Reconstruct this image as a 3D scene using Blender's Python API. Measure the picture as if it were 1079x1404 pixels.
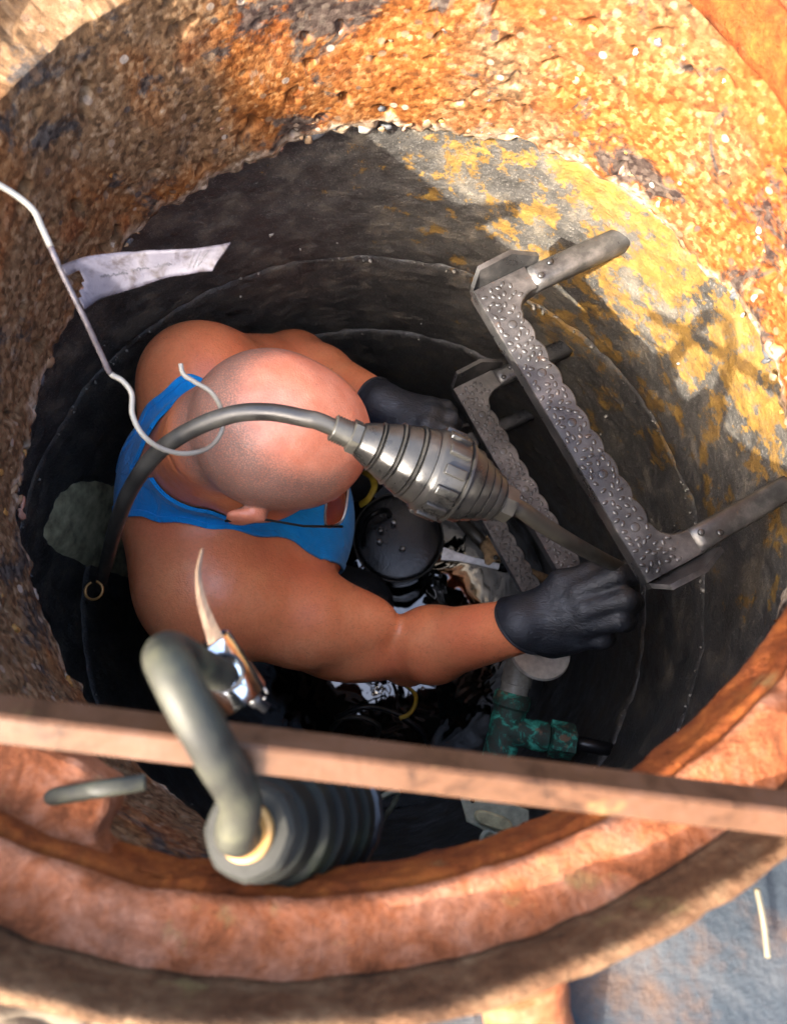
import bpy, bmesh, math, random
import numpy as np
from mathutils import Vector, Matrix, noise as mn

for o in list(bpy.data.objects):
    bpy.data.objects.remove(o)
SC = bpy.context.scene
COL = SC.collection
random.seed(7)
rng = np.random.default_rng(7)
R = math.radians

# ------------------------------------------------------------------ camera, sky, sun, exposure
ZC = 0.44                                   # camera height over the ground beside the manhole
CAM = np.array([0.02, -0.145, ZC])
TILT = R(12.6)                              # leaning forward from straight down
FPX = 1014.0                                # focal length in photograph pixels (1404 high)
cd = bpy.data.cameras.new('camera')
cam = bpy.data.objects.new('camera', cd); COL.objects.link(cam)
cam.location = CAM; cam.rotation_euler = (TILT, 0, 0)
cd.sensor_fit = 'VERTICAL'; cd.sensor_height = 36.0; cd.lens = 36.0 * FPX / 1404.0
cd.clip_start = 0.02; cd.clip_end = 500
cd.dof.use_dof = True; cd.dof.focus_distance = 0.80; cd.dof.aperture_fstop = 7.0
SC.camera = cam

SUN_EL, SUN_AZ = R(38), R(221)              # azimuth (from +X, counter-clockwise) the light comes FROM
w = bpy.data.worlds.new('World'); SC.world = w; w.use_nodes = True
wn = w.node_tree; wn.nodes.clear()
sky = wn.nodes.new('ShaderNodeTexSky'); sky.sky_type = 'NISHITA'; sky.sun_disc = False
sky.sun_elevation = SUN_EL; sky.sun_rotation = math.pi / 2 - SUN_AZ
sky.air_density = 1.0; sky.dust_density = 7.0
bg = wn.nodes.new('ShaderNodeBackground'); bg.inputs[1].default_value = 0.15
wo = wn.nodes.new('ShaderNodeOutputWorld')
wn.links.new(sky.outputs[0], bg.inputs[0]); wn.links.new(bg.outputs[0], wo.inputs[0])
sd = bpy.data.lights.new('sun', 'SUN'); sd.energy = 2.2; sd.angle = R(0.5); sd.color = (1.0, 0.93, 0.82)
sun = bpy.data.objects.new('sun', sd); COL.objects.link(sun)
sdir = Vector((math.cos(SUN_EL) * math.cos(SUN_AZ), math.cos(SUN_EL) * math.sin(SUN_AZ), math.sin(SUN_EL)))
sun.rotation_euler = sdir.to_track_quat('Z', 'Y').to_euler(); sun.location = sdir * 5
SC.view_settings.view_transform = 'Standard'; SC.view_settings.look = 'None'
SC.view_settings.exposure = 3.5; SC.view_settings.gamma = 1.0
SC.cycles.max_bounces = 6; SC.cycles.diffuse_bounces = 4; SC.cycles.transmission_bounces = 4

# ------------------------------------------------------------------ measuring: a photo pixel at depth h under the camera
def P(px, py, h):
    f = np.array([0, math.sin(TILT), -math.cos(TILT)]); u = np.array([0, math.cos(TILT), math.sin(TILT)])
    d = f + np.array([1., 0, 0]) * (px - 539.5) / FPX + u * (702 - py) / FPX
    return CAM + d * (h / -d[2])

# ------------------------------------------------------------------ object helpers
def mesh_obj(name, V, F, mat=None, parent=None, smooth=True):
    me = bpy.data.meshes.new(name)
    if isinstance(F, np.ndarray): F = F.tolist()
    me.from_pydata([tuple(map(float, v)) for v in V], [], F)
    me.update()
    if smooth:
        me.polygons.foreach_set('use_smooth', [True] * len(me.polygons))
    o = bpy.data.objects.new(name, me); COL.objects.link(o)
    if mat: me.materials.append(mat)
    if parent is not None: o.parent = parent
    return o
def sharpen(o, deg=35):
    me = o.data
    bm = bmesh.new(); bm.from_mesh(me)
    for e in bm.edges:
        if len(e.link_faces) == 2 and e.calc_face_angle(0) > R(deg): e.smooth = False
    bm.to_mesh(me); bm.free()
    return o
def tag(o, label=None, cat=None, group=None, kind=None):
    if label: o['label'] = label
    if cat: o['category'] = cat
    if group: o['group'] = group
    if kind: o['kind'] = kind
    return o
def thing(name, label, cat, loc=(0, 0, 0), group=None):
    o = bpy.data.objects.new(name, None); COL.objects.link(o); o.location = loc
    o.empty_display_size = 0.05
    return tag(o, label, cat, group)
def into(o, root):
    """parent a mesh given in world coordinates to a root, keeping place"""
    o.parent = root
    o.matrix_parent_inverse = Matrix.Translation(-Vector(root.location))
    return o
def part(name, VF, mat, root, smooth=True, sharp=None):
    o = mesh_obj(name, VF[0], VF[1], mat, None, smooth)
    if sharp: sharpen(o, sharp)
    p = root
    if p.type == 'EMPTY' or p.parent is None:
        into(o, p)
    else:
        o.parent = p; o.matrix_parent_inverse = p.matrix_basis.inverted()
    return o
def sub(name, VF, mat, par, smooth=True, sharp=None):
    """a sub-part: par already sits at identity in world coordinates"""
    o = mesh_obj(name, VF[0], VF[1], mat, par, smooth)
    if sharp: sharpen(o, sharp)
    return o
def join(*vfs):
    V, F, n = [], [], 0
    for v, f in vfs:
        V += [tuple(x) for x in v]; F += [[i + n for i in q] for q in f]; n += len(v)
    return V, F
def frame_of(d):
    d = Vector(d).normalized()
    a = Vector((0, 0, 1)) if abs(d.z) < 0.9 else Vector((1, 0, 0))
    x = d.cross(a).normalized(); y = d.cross(x).normalized()
    return x, y, d
def spline(pts, n=8, closed=False):
    pts = [np.array(p, float) for p in pts]; out = []
    N = len(pts)
    for i in range(N - 1):
        p0 = pts[max(i - 1, 0)]; p1 = pts[i]; p2 = pts[i + 1]; p3 = pts[min(i + 2, N - 1)]
        for k in range(n):
            t = k / n
            out.append(0.5 * ((2 * p1) + (-p0 + p2) * t + (2 * p0 - 5 * p1 + 4 * p2 - p3) * t * t + (-p0 + 3 * p1 - 3 * p2 + p3) * t ** 3))
    out.append(pts[-1]); return out
def tube(pts, r, seg=16, cap=True, flat=None):
    """sweep a circle along pts; r scalar or list; flat=(a,b) makes it an ellipse (a along first normal)"""
    pts = [Vector(p) for p in pts]; n = len(pts)
    rr = [r] * n if np.isscalar(r) else list(r)
    V, F = [], []
    t0 = (pts[1] - pts[0]).normalized(); x, y, _ = frame_of(t0)
    for i, p in enumerate(pts):
        t = (pts[min(i + 1, n - 1)] - pts[max(i - 1, 0)]).normalized()
        x = (x - t * x.dot(t)).normalized(); y = t.cross(x)
        a, b = flat if flat else (1, 1)
        for k in range(seg):
            an = 2 * math.pi * k / seg
            V.append(p + x * (math.cos(an) * rr[i] * a) + y * (math.sin(an) * rr[i] * b))
    for i in range(n - 1):
        for k in range(seg):
            k2 = (k + 1) % seg
            F.append([i * seg + k, i * seg + k2, (i + 1) * seg + k2, (i + 1) * seg + k])
    if cap:
        F.append([k for k in range(seg)][::-1]); F.append([(n - 1) * seg + k for k in range(seg)])
    return V, F
def lathe(prof, a, b, seg=48, cap=True, poly=None):
    """prof: (distance along a->b in metres, radius); poly: list of per-angle factors"""
    a = Vector(a); x, y, d = frame_of(Vector(b) - a)
    V, F = [], []
    n = len(prof)
    for s, r in prof:
        for k in range(seg):
            an = 2 * math.pi * k / seg
            q = poly[k] if poly else 1.0
            V.append(a + d * s + (x * math.cos(an) + y * math.sin(an)) * r * q)
    for i in range(n - 1):
        for k in range(seg):
            k2 = (k + 1) % seg
            F.append([i * seg + k, i * seg + k2, (i + 1) * seg + k2, (i + 1) * seg + k])
    if cap:
        F.append([k for k in range(seg)][::-1]); F.append([(n - 1) * seg + k for k in range(seg)])
    return V, F
def hexfac(seg, sides=6):
    return [math.cos(math.pi / sides) / math.cos(((2 * math.pi * k / seg) % (2 * math.pi / sides)) - math.pi / sides) for k in range(seg)]
def extrude_poly(pts2, o, ux, uy, uz, t, bev=0.0):
    """flat polygon pts2 in plane (ux,uy) at o, thickness t downwards along uz, with a bevel round the top"""
    o = Vector(o); ux = Vector(ux); uy = Vector(uy); uz = Vector(uz)
    n = len(pts2); V, F = [], []
    def inset(pts, d):
        out = []
        for i in range(n):
            p0 = np.array(pts[i - 1]); p1 = np.array(pts[i]); p2 = np.array(pts[(i + 1) % n])
            e1 = (p1 - p0) / (np.linalg.norm(p1 - p0) + 1e-12); e2 = (p2 - p1) / (np.linalg.norm(p2 - p1) + 1e-12)
            nn = np.array([-e1[1] - e2[1], e1[0] + e2[0]]); nn = nn / (np.linalg.norm(nn) + 1e-9)
            out.append(p1 + nn * d)
        return out
    ar = sum(pts2[i - 1][0] * pts2[i][1] - pts2[i][0] * pts2[i - 1][1] for i in range(n))
    if ar < 0: pts2 = pts2[::-1]
    lay = [(inset(pts2, bev), 0.0), (pts2, -bev), (pts2, -t)] if bev else [(pts2, 0.0), (pts2, -t)]
    for ps, z in lay:
        for p in ps: V.append(o + ux * float(p[0]) + uy * float(p[1]) + uz * z)
    F.append(list(range(n)))
    for l in range(len(lay) - 1):
        for k in range(n):
            k2 = (k + 1) % n
            F.append([l * n + k2, l * n + k, (l + 1) * n + k, (l + 1) * n + k2])
    F.append([(len(lay) - 1) * n + k for k in range(n)][::-1])
    return V, F
def box(c, ux, uy, uz, sx, sy, sz):
    c = Vector(c); ux = Vector(ux).normalized(); uy = Vector(uy).normalized(); uz = Vector(uz).normalized()
    V = [c + ux * (sx / 2 * i) + uy * (sy / 2 * j) + uz * (sz / 2 * k) for i in (-1, 1) for j in (-1, 1) for k in (-1, 1)]
    F = [[0, 1, 3, 2], [4, 6, 7, 5], [0, 4, 5, 1], [2, 3, 7, 6], [0, 2, 6, 4], [1, 5, 7, 3]]
    return V, F
def bevel(o, w=0.002, seg=2, ang=30):
    m = o.modifiers.new('bevel', 'BEVEL'); m.width = w; m.segments = seg; m.limit_method = 'ANGLE'; m.angle_limit = R(ang)
    return o
def blob(c, r, seed=0, amp=0.25, sub=2, flat=(1, 1, 1)):
    bm = bmesh.new(); bmesh.ops.create_icosphere(bm, subdivisions=sub, radius=1.0)
    V = []
    for v in bm.verts:
        q = v.co.copy(); s = 1 + amp * mn.noise(q * 1.3 + Vector((seed * 7.1, seed * 3.3, 0)))
        V.append(Vector(c) + Vector((q.x * flat[0], q.y * flat[1], q.z * flat[2])) * (s * r))
    F = [[x.index for x in f.verts] for f in bm.faces]; bm.free()
    return V, F

# ------------------------------------------------------------------ material helpers
class NT:
    def __init__(s, name, **kw):
        s.m = bpy.data.materials.new(name); s.m.use_nodes = True; s.t = s.m.node_tree
        s.b = s.t.nodes['Principled BSDF']; s.set(**kw)
    def set(s, **kw):
        for k, v in kw.items():
            i = s.b.inputs[k.replace('_', ' ')]
            s.lk(v, i)
        return s
    def lk(s, v, i):
        if isinstance(v, bpy.types.NodeSocket): s.t.links.new(v, i)
        elif isinstance(v, (tuple, list)) and i.type == 'RGBA' and len(v) == 3: i.default_value = (*v, 1)
        else: i.default_value = v
    def n(s, typ, ins=None, out=0, **props):
        nd = s.t.nodes.new('ShaderNode' + typ)
        for k, v in props.items(): setattr(nd, k, v)
        for k, v in (ins or {}).items(): s.lk(v, nd.inputs[k])
        return nd.outputs[out]
    def pos(s): return s.n('NewGeometry', out='Position')
    def obj(s): return s.n('TexCoord', out='Object')
    def map(s, v, scale=(1, 1, 1), loc=(0, 0, 0), rot=(0, 0, 0)):
        return s.n('Mapping', {'Vector': v, 'Scale': scale, 'Location': loc, 'Rotation': rot})
    def noise(s, v, sc, det=5, rough=0.55, dist=0.0, out=0):
        return s.n('TexNoise', {'Vector': v, 'Scale': sc, 'Detail': det, 'Roughness': rough, 'Distortion': dist}, out=out)
    def vor(s, v, sc, feature='F1', out=0, rnd=1.0):
        return s.n('TexVoronoi', {'Vector': v, 'Scale': sc, 'Randomness': rnd}, out=out, feature=feature)
    def ramp(s, f, stops, interp='LINEAR'):
        nd = s.t.nodes.new('ShaderNodeValToRGB'); s.lk(f, nd.inputs[0]); cr = nd.color_ramp; cr.interpolation = interp
        while len(cr.elements) < len(stops): cr.elements.new(0.5)
        for e, (p, c) in zip(cr.elements, stops):
            e.position = p; e.color = (c, c, c, 1) if np.isscalar(c) else (*c, 1)
        return nd.outputs[0]
    def mix(s, f, a, b, mode='MIX'):
        nd = s.t.nodes.new('ShaderNodeMix'); nd.data_type = 'RGBA'; nd.blend_type = mode
        s.lk(f, nd.inputs[0]); s.lk(a, nd.inputs[6]); s.lk(b, nd.inputs[7]); return nd.outputs[2]
    def math(s, op, a, b=0.0, c=0.0):
        nd = s.t.nodes.new('ShaderNodeMath'); nd.operation = op
        s.lk(a, nd.inputs[0]); s.lk(b, nd.inputs[1]); s.lk(c, nd.inputs[2]); return nd.outputs[0]
    def sep(s, v):
        nd = s.t.nodes.new('ShaderNodeSeparateXYZ'); s.lk(v, nd.inputs[0]); return nd.outputs
    def attr(s, name, out='Fac'):
        return s.n('Attribute', out=out, attribute_name=name)
    def bump(s, h, st=0.5, dist=0.002, normal=None):
        ins = {'Height': h, 'Strength': st, 'Distance': dist}
        if normal: ins['Normal'] = normal
        return s.n('Bump', ins)
    def norm(s, v): s.t.links.new(v, s.b.inputs['Normal']); return s

def m_simple(name, c, rough=0.5, metal=0.0, var=0.25, sc=60, bump=0.15, spec=0.5):
    k = NT(name); v = k.pos()
    f = k.noise(v, sc, 6, 0.6)
    lo = tuple(x * (1 - var) for x in c); hi = tuple(min(1, x * (1 + var)) for x in c)
    k.set(Base_Color=k.ramp(f, [(0.3, lo), (0.7, hi)]), Metallic=metal, Specular_IOR_Level=spec,
          Roughness=k.ramp(k.noise(v, sc * 0.4, 4), [(0.3, max(0, rough - 0.1)), (0.7, min(1, rough + 0.12))]))
    if bump: k.norm(k.bump(k.noise(v, sc * 5, 4), bump, 0.001))
    return k.m
MT = {}
def build_materials():
    # --- concrete neck: weathered exposed aggregate, ochre and rust stained
    k = NT('neck_concrete'); v = k.pos(); g = k.attr('grain'); x, y, z = k.sep(v)
    gg = k.math('ADD', k.math('MULTIPLY', g, 0.45), k.math('MULTIPLY', k.noise(v, 120, 4, 0.7), 0.6))
    tan = k.ramp(gg, [(0.22, (0.045, 0.026, 0.012)), (0.45, (0.13, 0.076, 0.036)), (0.65, (0.20, 0.125, 0.065)), (0.80, (0.29, 0.21, 0.13)), (0.92, (0.42, 0.37, 0.30))])
    org = k.ramp(gg, [(0.22, (0.09, 0.026, 0.004)), (0.45, (0.20, 0.068, 0.012)), (0.65, (0.29, 0.118, 0.030)), (0.80, (0.38, 0.22, 0.09)), (0.92, (0.46, 0.40, 0.30))])
    n1 = k.noise(v, 5.0, 5, 0.62, 0.6)
    # the stain is strongest on the far right of the ring and thins out to the left
    sd_ = k.math('MULTIPLY', k.math('ADD', x, k.math('MULTIPLY', y, 0.25)), 0.30)
    base = k.mix(k.ramp(k.math('ADD', n1, sd_), [(0.42, 0.0), (0.60, 1.0)]), tan, org)
    redm = k.math('MULTIPLY', k.ramp(k.math('ADD', k.noise(k.map(v, loc=(3, 1, 0)), 8, 4, 0.6, 0.8), k.math('MULTIPLY', sd_, 0.5)), [(0.56, 0), (0.70, 1)]), 0.7)
    base = k.mix(redm, base, k.ramp(gg, [(0.2, (0.14, 0.028, 0.004)), (0.8, (0.34, 0.095, 0.014))]))
    dk = k.ramp(k.noise(k.map(v, loc=(0, 7, 2)), 13, 6, 0.70, 0.5), [(0.54, 0), (0.60, 1)])
    base = k.mix(k.math('MULTIPLY', dk, 0.88), base, k.ramp(gg, [(0.3, (0.012, 0.013, 0.015)), (0.8, (0.075, 0.075, 0.072))]))
    gp_ = k.ramp(k.noise(k.map(v, loc=(8, 3, 4)), 17, 5, 0.7, 0.4), [(0.60, 0), (0.68, 0.6)])
    base = k.mix(gp_, base, k.ramp(gg, [(0.3, (0.10, 0.085, 0.065)), (0.8, (0.26, 0.24, 0.20))]))
    vs = k.vor(v, 95); vc = k.sep(k.vor(v, 95, out='Color'))
    stn = k.math('MULTIPLY', k.ramp(vc[0], [(0.80, 0), (0.82, 1)], 'LINEAR'), k.ramp(vs, [(0.30, 1), (0.38, 0)]))
    base = k.mix(k.math('MULTIPLY', stn, 0.85), base, k.ramp(vc[1], [(0.0, (0.045, 0.046, 0.05)), (0.35, (0.16, 0.10, 0.06)), (0.7, (0.24, 0.17, 0.11)), (1.0, (0.40, 0.37, 0.32))]))
    spk = k.ramp(k.noise(v, 210, 3, 0.75), [(0.30, 1), (0.40, 0)])
    base = k.mix(k.math('MULTIPLY', spk, 0.55), base, (0.03, 0.02, 0.012))
    ed = k.ramp(k.attr('edge'), [(0.22, 0.0), (0.46, 0.9)])
    base = k.mix(ed, base, k.ramp(gg, [(0.22, (0.14, 0.10, 0.065)), (0.5, (0.36, 0.29, 0.20)), (0.8, (0.60, 0.54, 0.44))]))
    k.set(Base_Color=base, Roughness=0.85, Specular_IOR_Level=0.3)
    b1 = k.bump(k.noise(v, 450, 3, 0.65), 0.5, 0.0012)
    k.norm(k.bump(k.noise(v, 170, 4, 0.7), 0.35, 0.002, b1)); MT['neck'] = k.m
    # --- shaft wall: wet black concrete with ochre scale towards the sun side
    k = NT('shaft_concrete'); v = k.pos(); x, y, z = k.sep(v)
    sq = k.map(v, scale=(1, 1, 1.1), rot=(0, 0, 0.5))
    n = k.noise(sq, 20, 7, 0.76, 0.15)
    base = k.ramp(n, [(0.32, (0.020, 0.0188, 0.017)), (0.50, (0.040, 0.037, 0.033)), (0.62, (0.088, 0.075, 0.056)), (0.80, (0.15, 0.125, 0.088))])
    fine = k.ramp(k.noise(v, 420, 2, 0.7), [(0.58, 0), (0.70, 1)])
    base = k.mix(k.math('MULTIPLY', fine, 0.6), base, (0.19, 0.175, 0.155))
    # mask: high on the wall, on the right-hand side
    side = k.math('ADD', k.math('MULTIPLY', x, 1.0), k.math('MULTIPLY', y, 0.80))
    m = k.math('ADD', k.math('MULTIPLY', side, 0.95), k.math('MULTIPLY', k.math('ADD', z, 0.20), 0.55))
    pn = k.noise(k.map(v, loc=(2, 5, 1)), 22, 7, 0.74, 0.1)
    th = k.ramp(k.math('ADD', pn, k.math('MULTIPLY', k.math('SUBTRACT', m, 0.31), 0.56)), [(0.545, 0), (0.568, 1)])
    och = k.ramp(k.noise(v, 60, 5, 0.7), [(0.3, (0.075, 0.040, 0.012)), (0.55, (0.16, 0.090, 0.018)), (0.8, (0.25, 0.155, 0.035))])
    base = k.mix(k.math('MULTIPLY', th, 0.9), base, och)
    gr = k.ramp(k.math('ADD', k.noise(k.map(v, loc=(5, 0, 3)), 16, 4, 0.7, 0.4), k.math('MULTIPLY', k.math('SUBTRACT', m, 0.40), 0.6)), [(0.55, 0), (0.66, 1)])
    base = k.mix(k.math('MULTIPLY', k.math('MULTIPLY', gr, k.math('SUBTRACT', 1.0, th)), 0.6), base, (0.075, 0.068, 0.060))
    k.set(Base_Color=base, Specular_IOR_Level=0.5, Roughness=k.ramp(n, [(0.35, 0.38), (0.7, 0.75)]))
    b1 = k.bump(k.noise(v, 260, 2, 0.7), 0.7, 0.0016)
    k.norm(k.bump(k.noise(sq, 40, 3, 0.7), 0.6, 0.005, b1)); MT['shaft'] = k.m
    # --- cast iron, rusty
    def rust(name, pale, deep, amt, rough=0.8, bs=0.9):
        k = NT(name); v = k.pos()
        n = k.noise(v, 30, 7, 0.78, 0.5)
        c = k.ramp(n, [(0.33, tuple(0.35 * a for a in deep)), (0.45, deep), (0.60, tuple((a + b) / 2 for a, b in zip(deep, pale))), (0.70, pale)])
        sp = k.ramp(k.noise(v, 95, 5, 0.75), [(0.40, 0), (0.62, 1)])
        c = k.mix(k.math('MULTIPLY', sp, amt), c, tuple(0.5 * a for a in deep))
        yel = k.ramp(k.noise(k.map(v, loc=(4, 4, 1)), 28, 5, 0.65), [(0.62, 0), (0.72, 0.6)])
        c = k.mix(yel, c, (0.16, 0.125, 0.05))
        k.set(Base_Color=c, Roughness=rough, Specular_IOR_Level=0.35)
        b1 = k.bump(k.noise(v, 330, 3, 0.7), bs, 0.0022)
        k.norm(k.bump(k.noise(v, 130, 5, 0.8, 0.2), bs, 0.005, b1)); return k.m
    MT['lip'] = rust('rust_orange', (0.42, 0.125, 0.022), (0.20, 0.045, 0.008), 0.55)
    MT['ledge'] = rust('rust_pink', (0.34, 0.175, 0.115), (0.19, 0.060, 0.022), 0.55)
    MT['rim'] = rust('rust_brown', (0.19, 0.12, 0.065), (0.085, 0.040, 0.018), 0.5)
    MT['bar'] = rust('bar_steel', (0.088, 0.050, 0.034), (0.066, 0.034, 0.018), 0.2, 0.38, 0.12)
    # --- ground
    k = NT('old_asphalt'); v = k.pos(); n = k.noise(v, 9, 8, 0.7, 0.3)
    c = k.ramp(n, [(0.3, (0.012, 0.016, 0.020)), (0.5, (0.022, 0.029, 0.037)), (0.7, (0.055, 0.058, 0.062))])
    br = k.ramp(k.noise(k.map(v, loc=(1, 2, 3)), 14, 6, 0.7), [(0.52, 0), (0.66, 0.8)])
    c = k.mix(br, c, (0.075, 0.045, 0.03)); k.set(Base_Color=c, Roughness=0.85)
    k.norm(k.bump(k.noise(v, 150, 6, 0.7), 0.7, 0.004)); MT['ground'] = k.m
    MT['sand'] = m_simple('sandstone', (0.16, 0.12, 0.075), 0.9, 0, 0.35, 35, 0.5)
    # --- person
    k = NT('skin'); v = k.pos()
    n = k.noise(v, 16, 5, 0.65)
    c = k.ramp(n, [(0.28, (0.66, 0.185, 0.070)), (0.52, (0.79, 0.26, 0.105)), (0.75, (0.83, 0.33, 0.15))])
    c = k.mix(k.ramp(k.noise(k.map(v, loc=(1, 2, 3)), 7, 3, 0.6), [(0.42, 0), (0.66, 0.7)]), c, (0.72, 0.19, 0.085))
    c = k.mix(k.ramp(k.noise(v, 260, 3, 0.7), [(0.45, 0), (0.75, 0.35)]), c, (0.42, 0.13, 0.05))
    sp = k.ramp(k.vor(k.map(v, loc=(0.3, 0.2, 0)), 26), [(0.03, 0.8), (0.055, 0)])
    c = k.mix(k.math('MULTIPLY', sp, 0.5), c, (0.22, 0.07, 0.03))
    hm = k.attr('scalp')
    red = k.mix(k.ramp(k.noise(v, 45, 5, 0.65), [(0.35, 0), (0.7, 1)]), (0.64, 0.20, 0.105), (0.78, 0.31, 0.185))
    c = k.mix(hm, c, red)
    st = k.attr('stubble')
    dots = k.ramp(k.noise(v, 620, 2, 0.6), [(0.36, 0.35), (0.62, 1.0)])
    c = k.mix(k.math('MINIMUM', k.math('MULTIPLY', k.math('MULTIPLY', st, dots), 1.15), 0.85), c, (0.17, 0.125, 0.10))
    k.set(Base_Color=c, Roughness=k.ramp(k.noise(v, 60, 4), [(0.35, 0.32), (0.7, 0.50)]), Subsurface_Weight=0.15, Subsurface_Scale=0.005, Specular_IOR_Level=0.6)
    k.b.inputs['Subsurface Radius'].default_value = (1.0, 0.35, 0.2)
    b1 = k.bump(k.vor(v, 520), 0.25, 0.0010)
    b1 = k.bump(k.noise(v, 26, 3, 0.6), 0.25, 0.006, b1)
    k.norm(k.bump(k.noise(v, 150, 4, 0.65), 0.36, 0.0016, b1)); MT['skin'] = k.m
    k = NT('blue_cloth'); v = k.pos()
    n = k.noise(v, 30, 4)
    c = k.ramp(n, [(0.3, (0.0, 0.19, 0.52)), (0.7, (0.0, 0.26, 0.68))])
    wv = k.n('TexWave', {'Vector': k.map(v, rot=(0.3, 0.2, 0.8)), 'Scale': 260, 'Distortion': 0.4}, out=1)
    k.set(Base_Color=c, Roughness=0.85, Sheen_Weight=0.15, Specular_IOR_Level=0.25)
    b1 = k.bump(wv, 0.35, 0.0008); k.norm(k.bump(k.noise(k.map(v, scale=(1, 1, 0.35), rot=(0, 0.3, 0)), 36, 3, 0.5, 1.2), 0.8, 0.008, b1)); MT['cloth'] = k.m
    k = NT('black_nitrile'); v = k.pos()
    k.set(Base_Color=k.ramp(k.noise(v, 40, 5), [(0.3, (0.007, 0.008, 0.011)), (0.7, (0.016, 0.019, 0.025))]), Roughness=k.ramp(k.noise(v, 120, 4), [(0.3, 0.36), (0.7, 0.55)]), Specular_IOR_Level=0.5)
    b1 = k.bump(k.noise(k.map(v, scale=(1.0, 2.4, 2.4), rot=(0, 0, 0.5)), 85, 4, 0.62, 1.6), 0.5, 0.003)
    k.norm(k.bump(k.noise(v, 500, 3), 0.12, 0.0006, b1)); MT['glove'] = k.m
    MT['trouser'] = m_simple('dark_trousers', (0.016, 0.017, 0.02), 0.85, 0, 0.3, 60, 0.4)
    # --- rubber, metal, plastic
    k = NT('black_rubber'); v = k.pos(); n = k.noise(v, 30, 6, 0.65)
    k.set(Base_Color=k.ramp(n, [(0.3, (0.016, 0.015, 0.013)), (0.6, (0.045, 0.042, 0.034)), (0.8, (0.10, 0.09, 0.065))]), Roughness=k.ramp(n, [(0.3, 0.30), (0.75, 0.6)]))
    k.norm(k.bump(k.noise(v, 220, 4), 0.12, 0.0008)); MT['rubber'] = k.m
    k = NT('gunmetal'); v = k.pos(); n = k.noise(v, 42, 7, 0.68)
    k.set(Base_Color=k.ramp(n, [(0.3, (0.010, 0.010, 0.0095)), (0.6, (0.024, 0.0225, 0.020)), (0.82, (0.065, 0.054, 0.042))]), Metallic=0.0, Specular_IOR_Level=0.38, Roughness=k.ramp(n, [(0.3, 0.2), (0.7, 0.46)]))
    k.norm(k.bump(k.noise(v, 180, 5, 0.7), 0.15, 0.001)); MT['gun'] = k.m
    k = NT('galvanised_step'); v = k.pos(); n = k.noise(v, 28, 7, 0.7)
    x, y, z = k.sep(v)
    c = k.ramp(n, [(0.28, (0.018, 0.018, 0.019)), (0.5, (0.050, 0.049, 0.048)), (0.72, (0.13, 0.12, 0.112))])
    c = k.mix(k.ramp(k.noise(k.map(v, loc=(2, 2, 5)), 55, 6, 0.7), [(0.62, 0), (0.75, 0.55)]), c, (0.16, 0.08, 0.04))
    k.set(Base_Color=c, Metallic=0.55, Roughness=k.ramp(n, [(0.3, 0.22), (0.7, 0.46)]))
    k.norm(k.bump(k.noise(v, 160, 5, 0.7), 0.2, 0.0015)); MT['step'] = k.m
    k = NT('grey_green_hose'); v = k.pos(); n = k.noise(v, 26, 6, 0.65)
    k.set(Base_Color=k.ramp(n, [(0.30, (0.008, 0.008, 0.006)), (0.44, (0.024, 0.024, 0.019)), (0.58, (0.046, 0.046, 0.030)), (0.70, (0.10, 0.095, 0.050))]), Roughness=k.ramp(n, [(0.3, 0.45), (0.75, 0.7)]))
    k.norm(k.bump(k.noise(v, 110, 4), 0.2, 0.0015)); MT['hose'] = k.m
    k = NT('algae_plastic'); v = k.pos(); n = k.noise(v, 26, 6, 0.65)
    k.set(Base_Color=k.ramp(n, [(0.3, (0.004, 0.004, 0.0035)), (0.48, (0.009, 0.0095, 0.007)), (0.66, (0.024, 0.030, 0.014))]), Roughness=0.65, Specular_IOR_Level=0.3)
    k.norm(k.bump(k.noise(v, 140, 4), 0.2, 0.0015)); MT['algae'] = k.m
    k = NT('verdigris'); v = k.pos(); n = k.noise(v, 42, 6, 0.7, 0.7)
    c = k.ramp(n, [(0.36, (0.045, 0.04, 0.03)), (0.50, (0.03, 0.075, 0.055)), (0.545, (0.03, 0.24, 0.17)), (0.64, (0.08, 0.48, 0.34))])
    c = k.mix(k.ramp(k.noise(k.map(v, loc=(3, 3, 3)), 50, 4), [(0.60, 0), (0.68, 0.9)]), c, (0.22, 0.12, 0.07))
    k.set(Base_Color=c, Roughness=0.7); k.norm(k.bump(n, 0.6, 0.004)); MT['verdigris'] = k.m
    MT['pvc'] = m_simple('grey_pvc', (0.34, 0.32, 0.27), 0.4, 0, 0.4, 60, 0.15)
    MT['white'] = m_simple('dirty_white', (0.52, 0.50, 0.45), 0.5, 0, 0.3, 70, 0.15)
    MT['olive'] = m_simple('pale_olive_plastic', (0.27, 0.27, 0.19), 0.5, 0, 0.3, 90, 0.3)
    MT['wire'] = m_simple('cream_wire', (0.28, 0.26, 0.21), 0.4, 0, 0.15, 50, 0.1)
    MT['wiremud'] = m_simple('muddy_wire', (0.09, 0.075, 0.075), 0.5, 0.2, 0.5, 90, 0.3)
    k = NT('chrome', Base_Color=(0.62, 0.62, 0.62), Metallic=1.0, Roughness=0.12); v = k.pos()
    k.norm(k.bump(k.noise(v, 60, 3), 0.06, 0.001)); MT['chrome'] = k.m
    MT['brass'] = m_simple('brass', (0.30, 0.16, 0.05), 0.4, 0.5, 0.2, 60, 0.1)
    MT['steel'] = m_simple('worn_steel', (0.34, 0.33, 0.32), 0.4, 0.7, 0.35, 80, 0.2)
    MT['nut'] = m_simple('weathered_nut', (0.020, 0.020, 0.017), 0.6, 0.0, 0.35, 80, 0.2)
    MT['blacksteel'] = m_simple('black_wet_plastic', (0.010, 0.010, 0.011), 0.36, 0, 0.4, 50, 0.1)
    MT['rustclump'] = m_simple('rust_clump', (0.28, 0.18, 0.09), 0.9, 0, 0.55, 120, 0.8)
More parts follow.
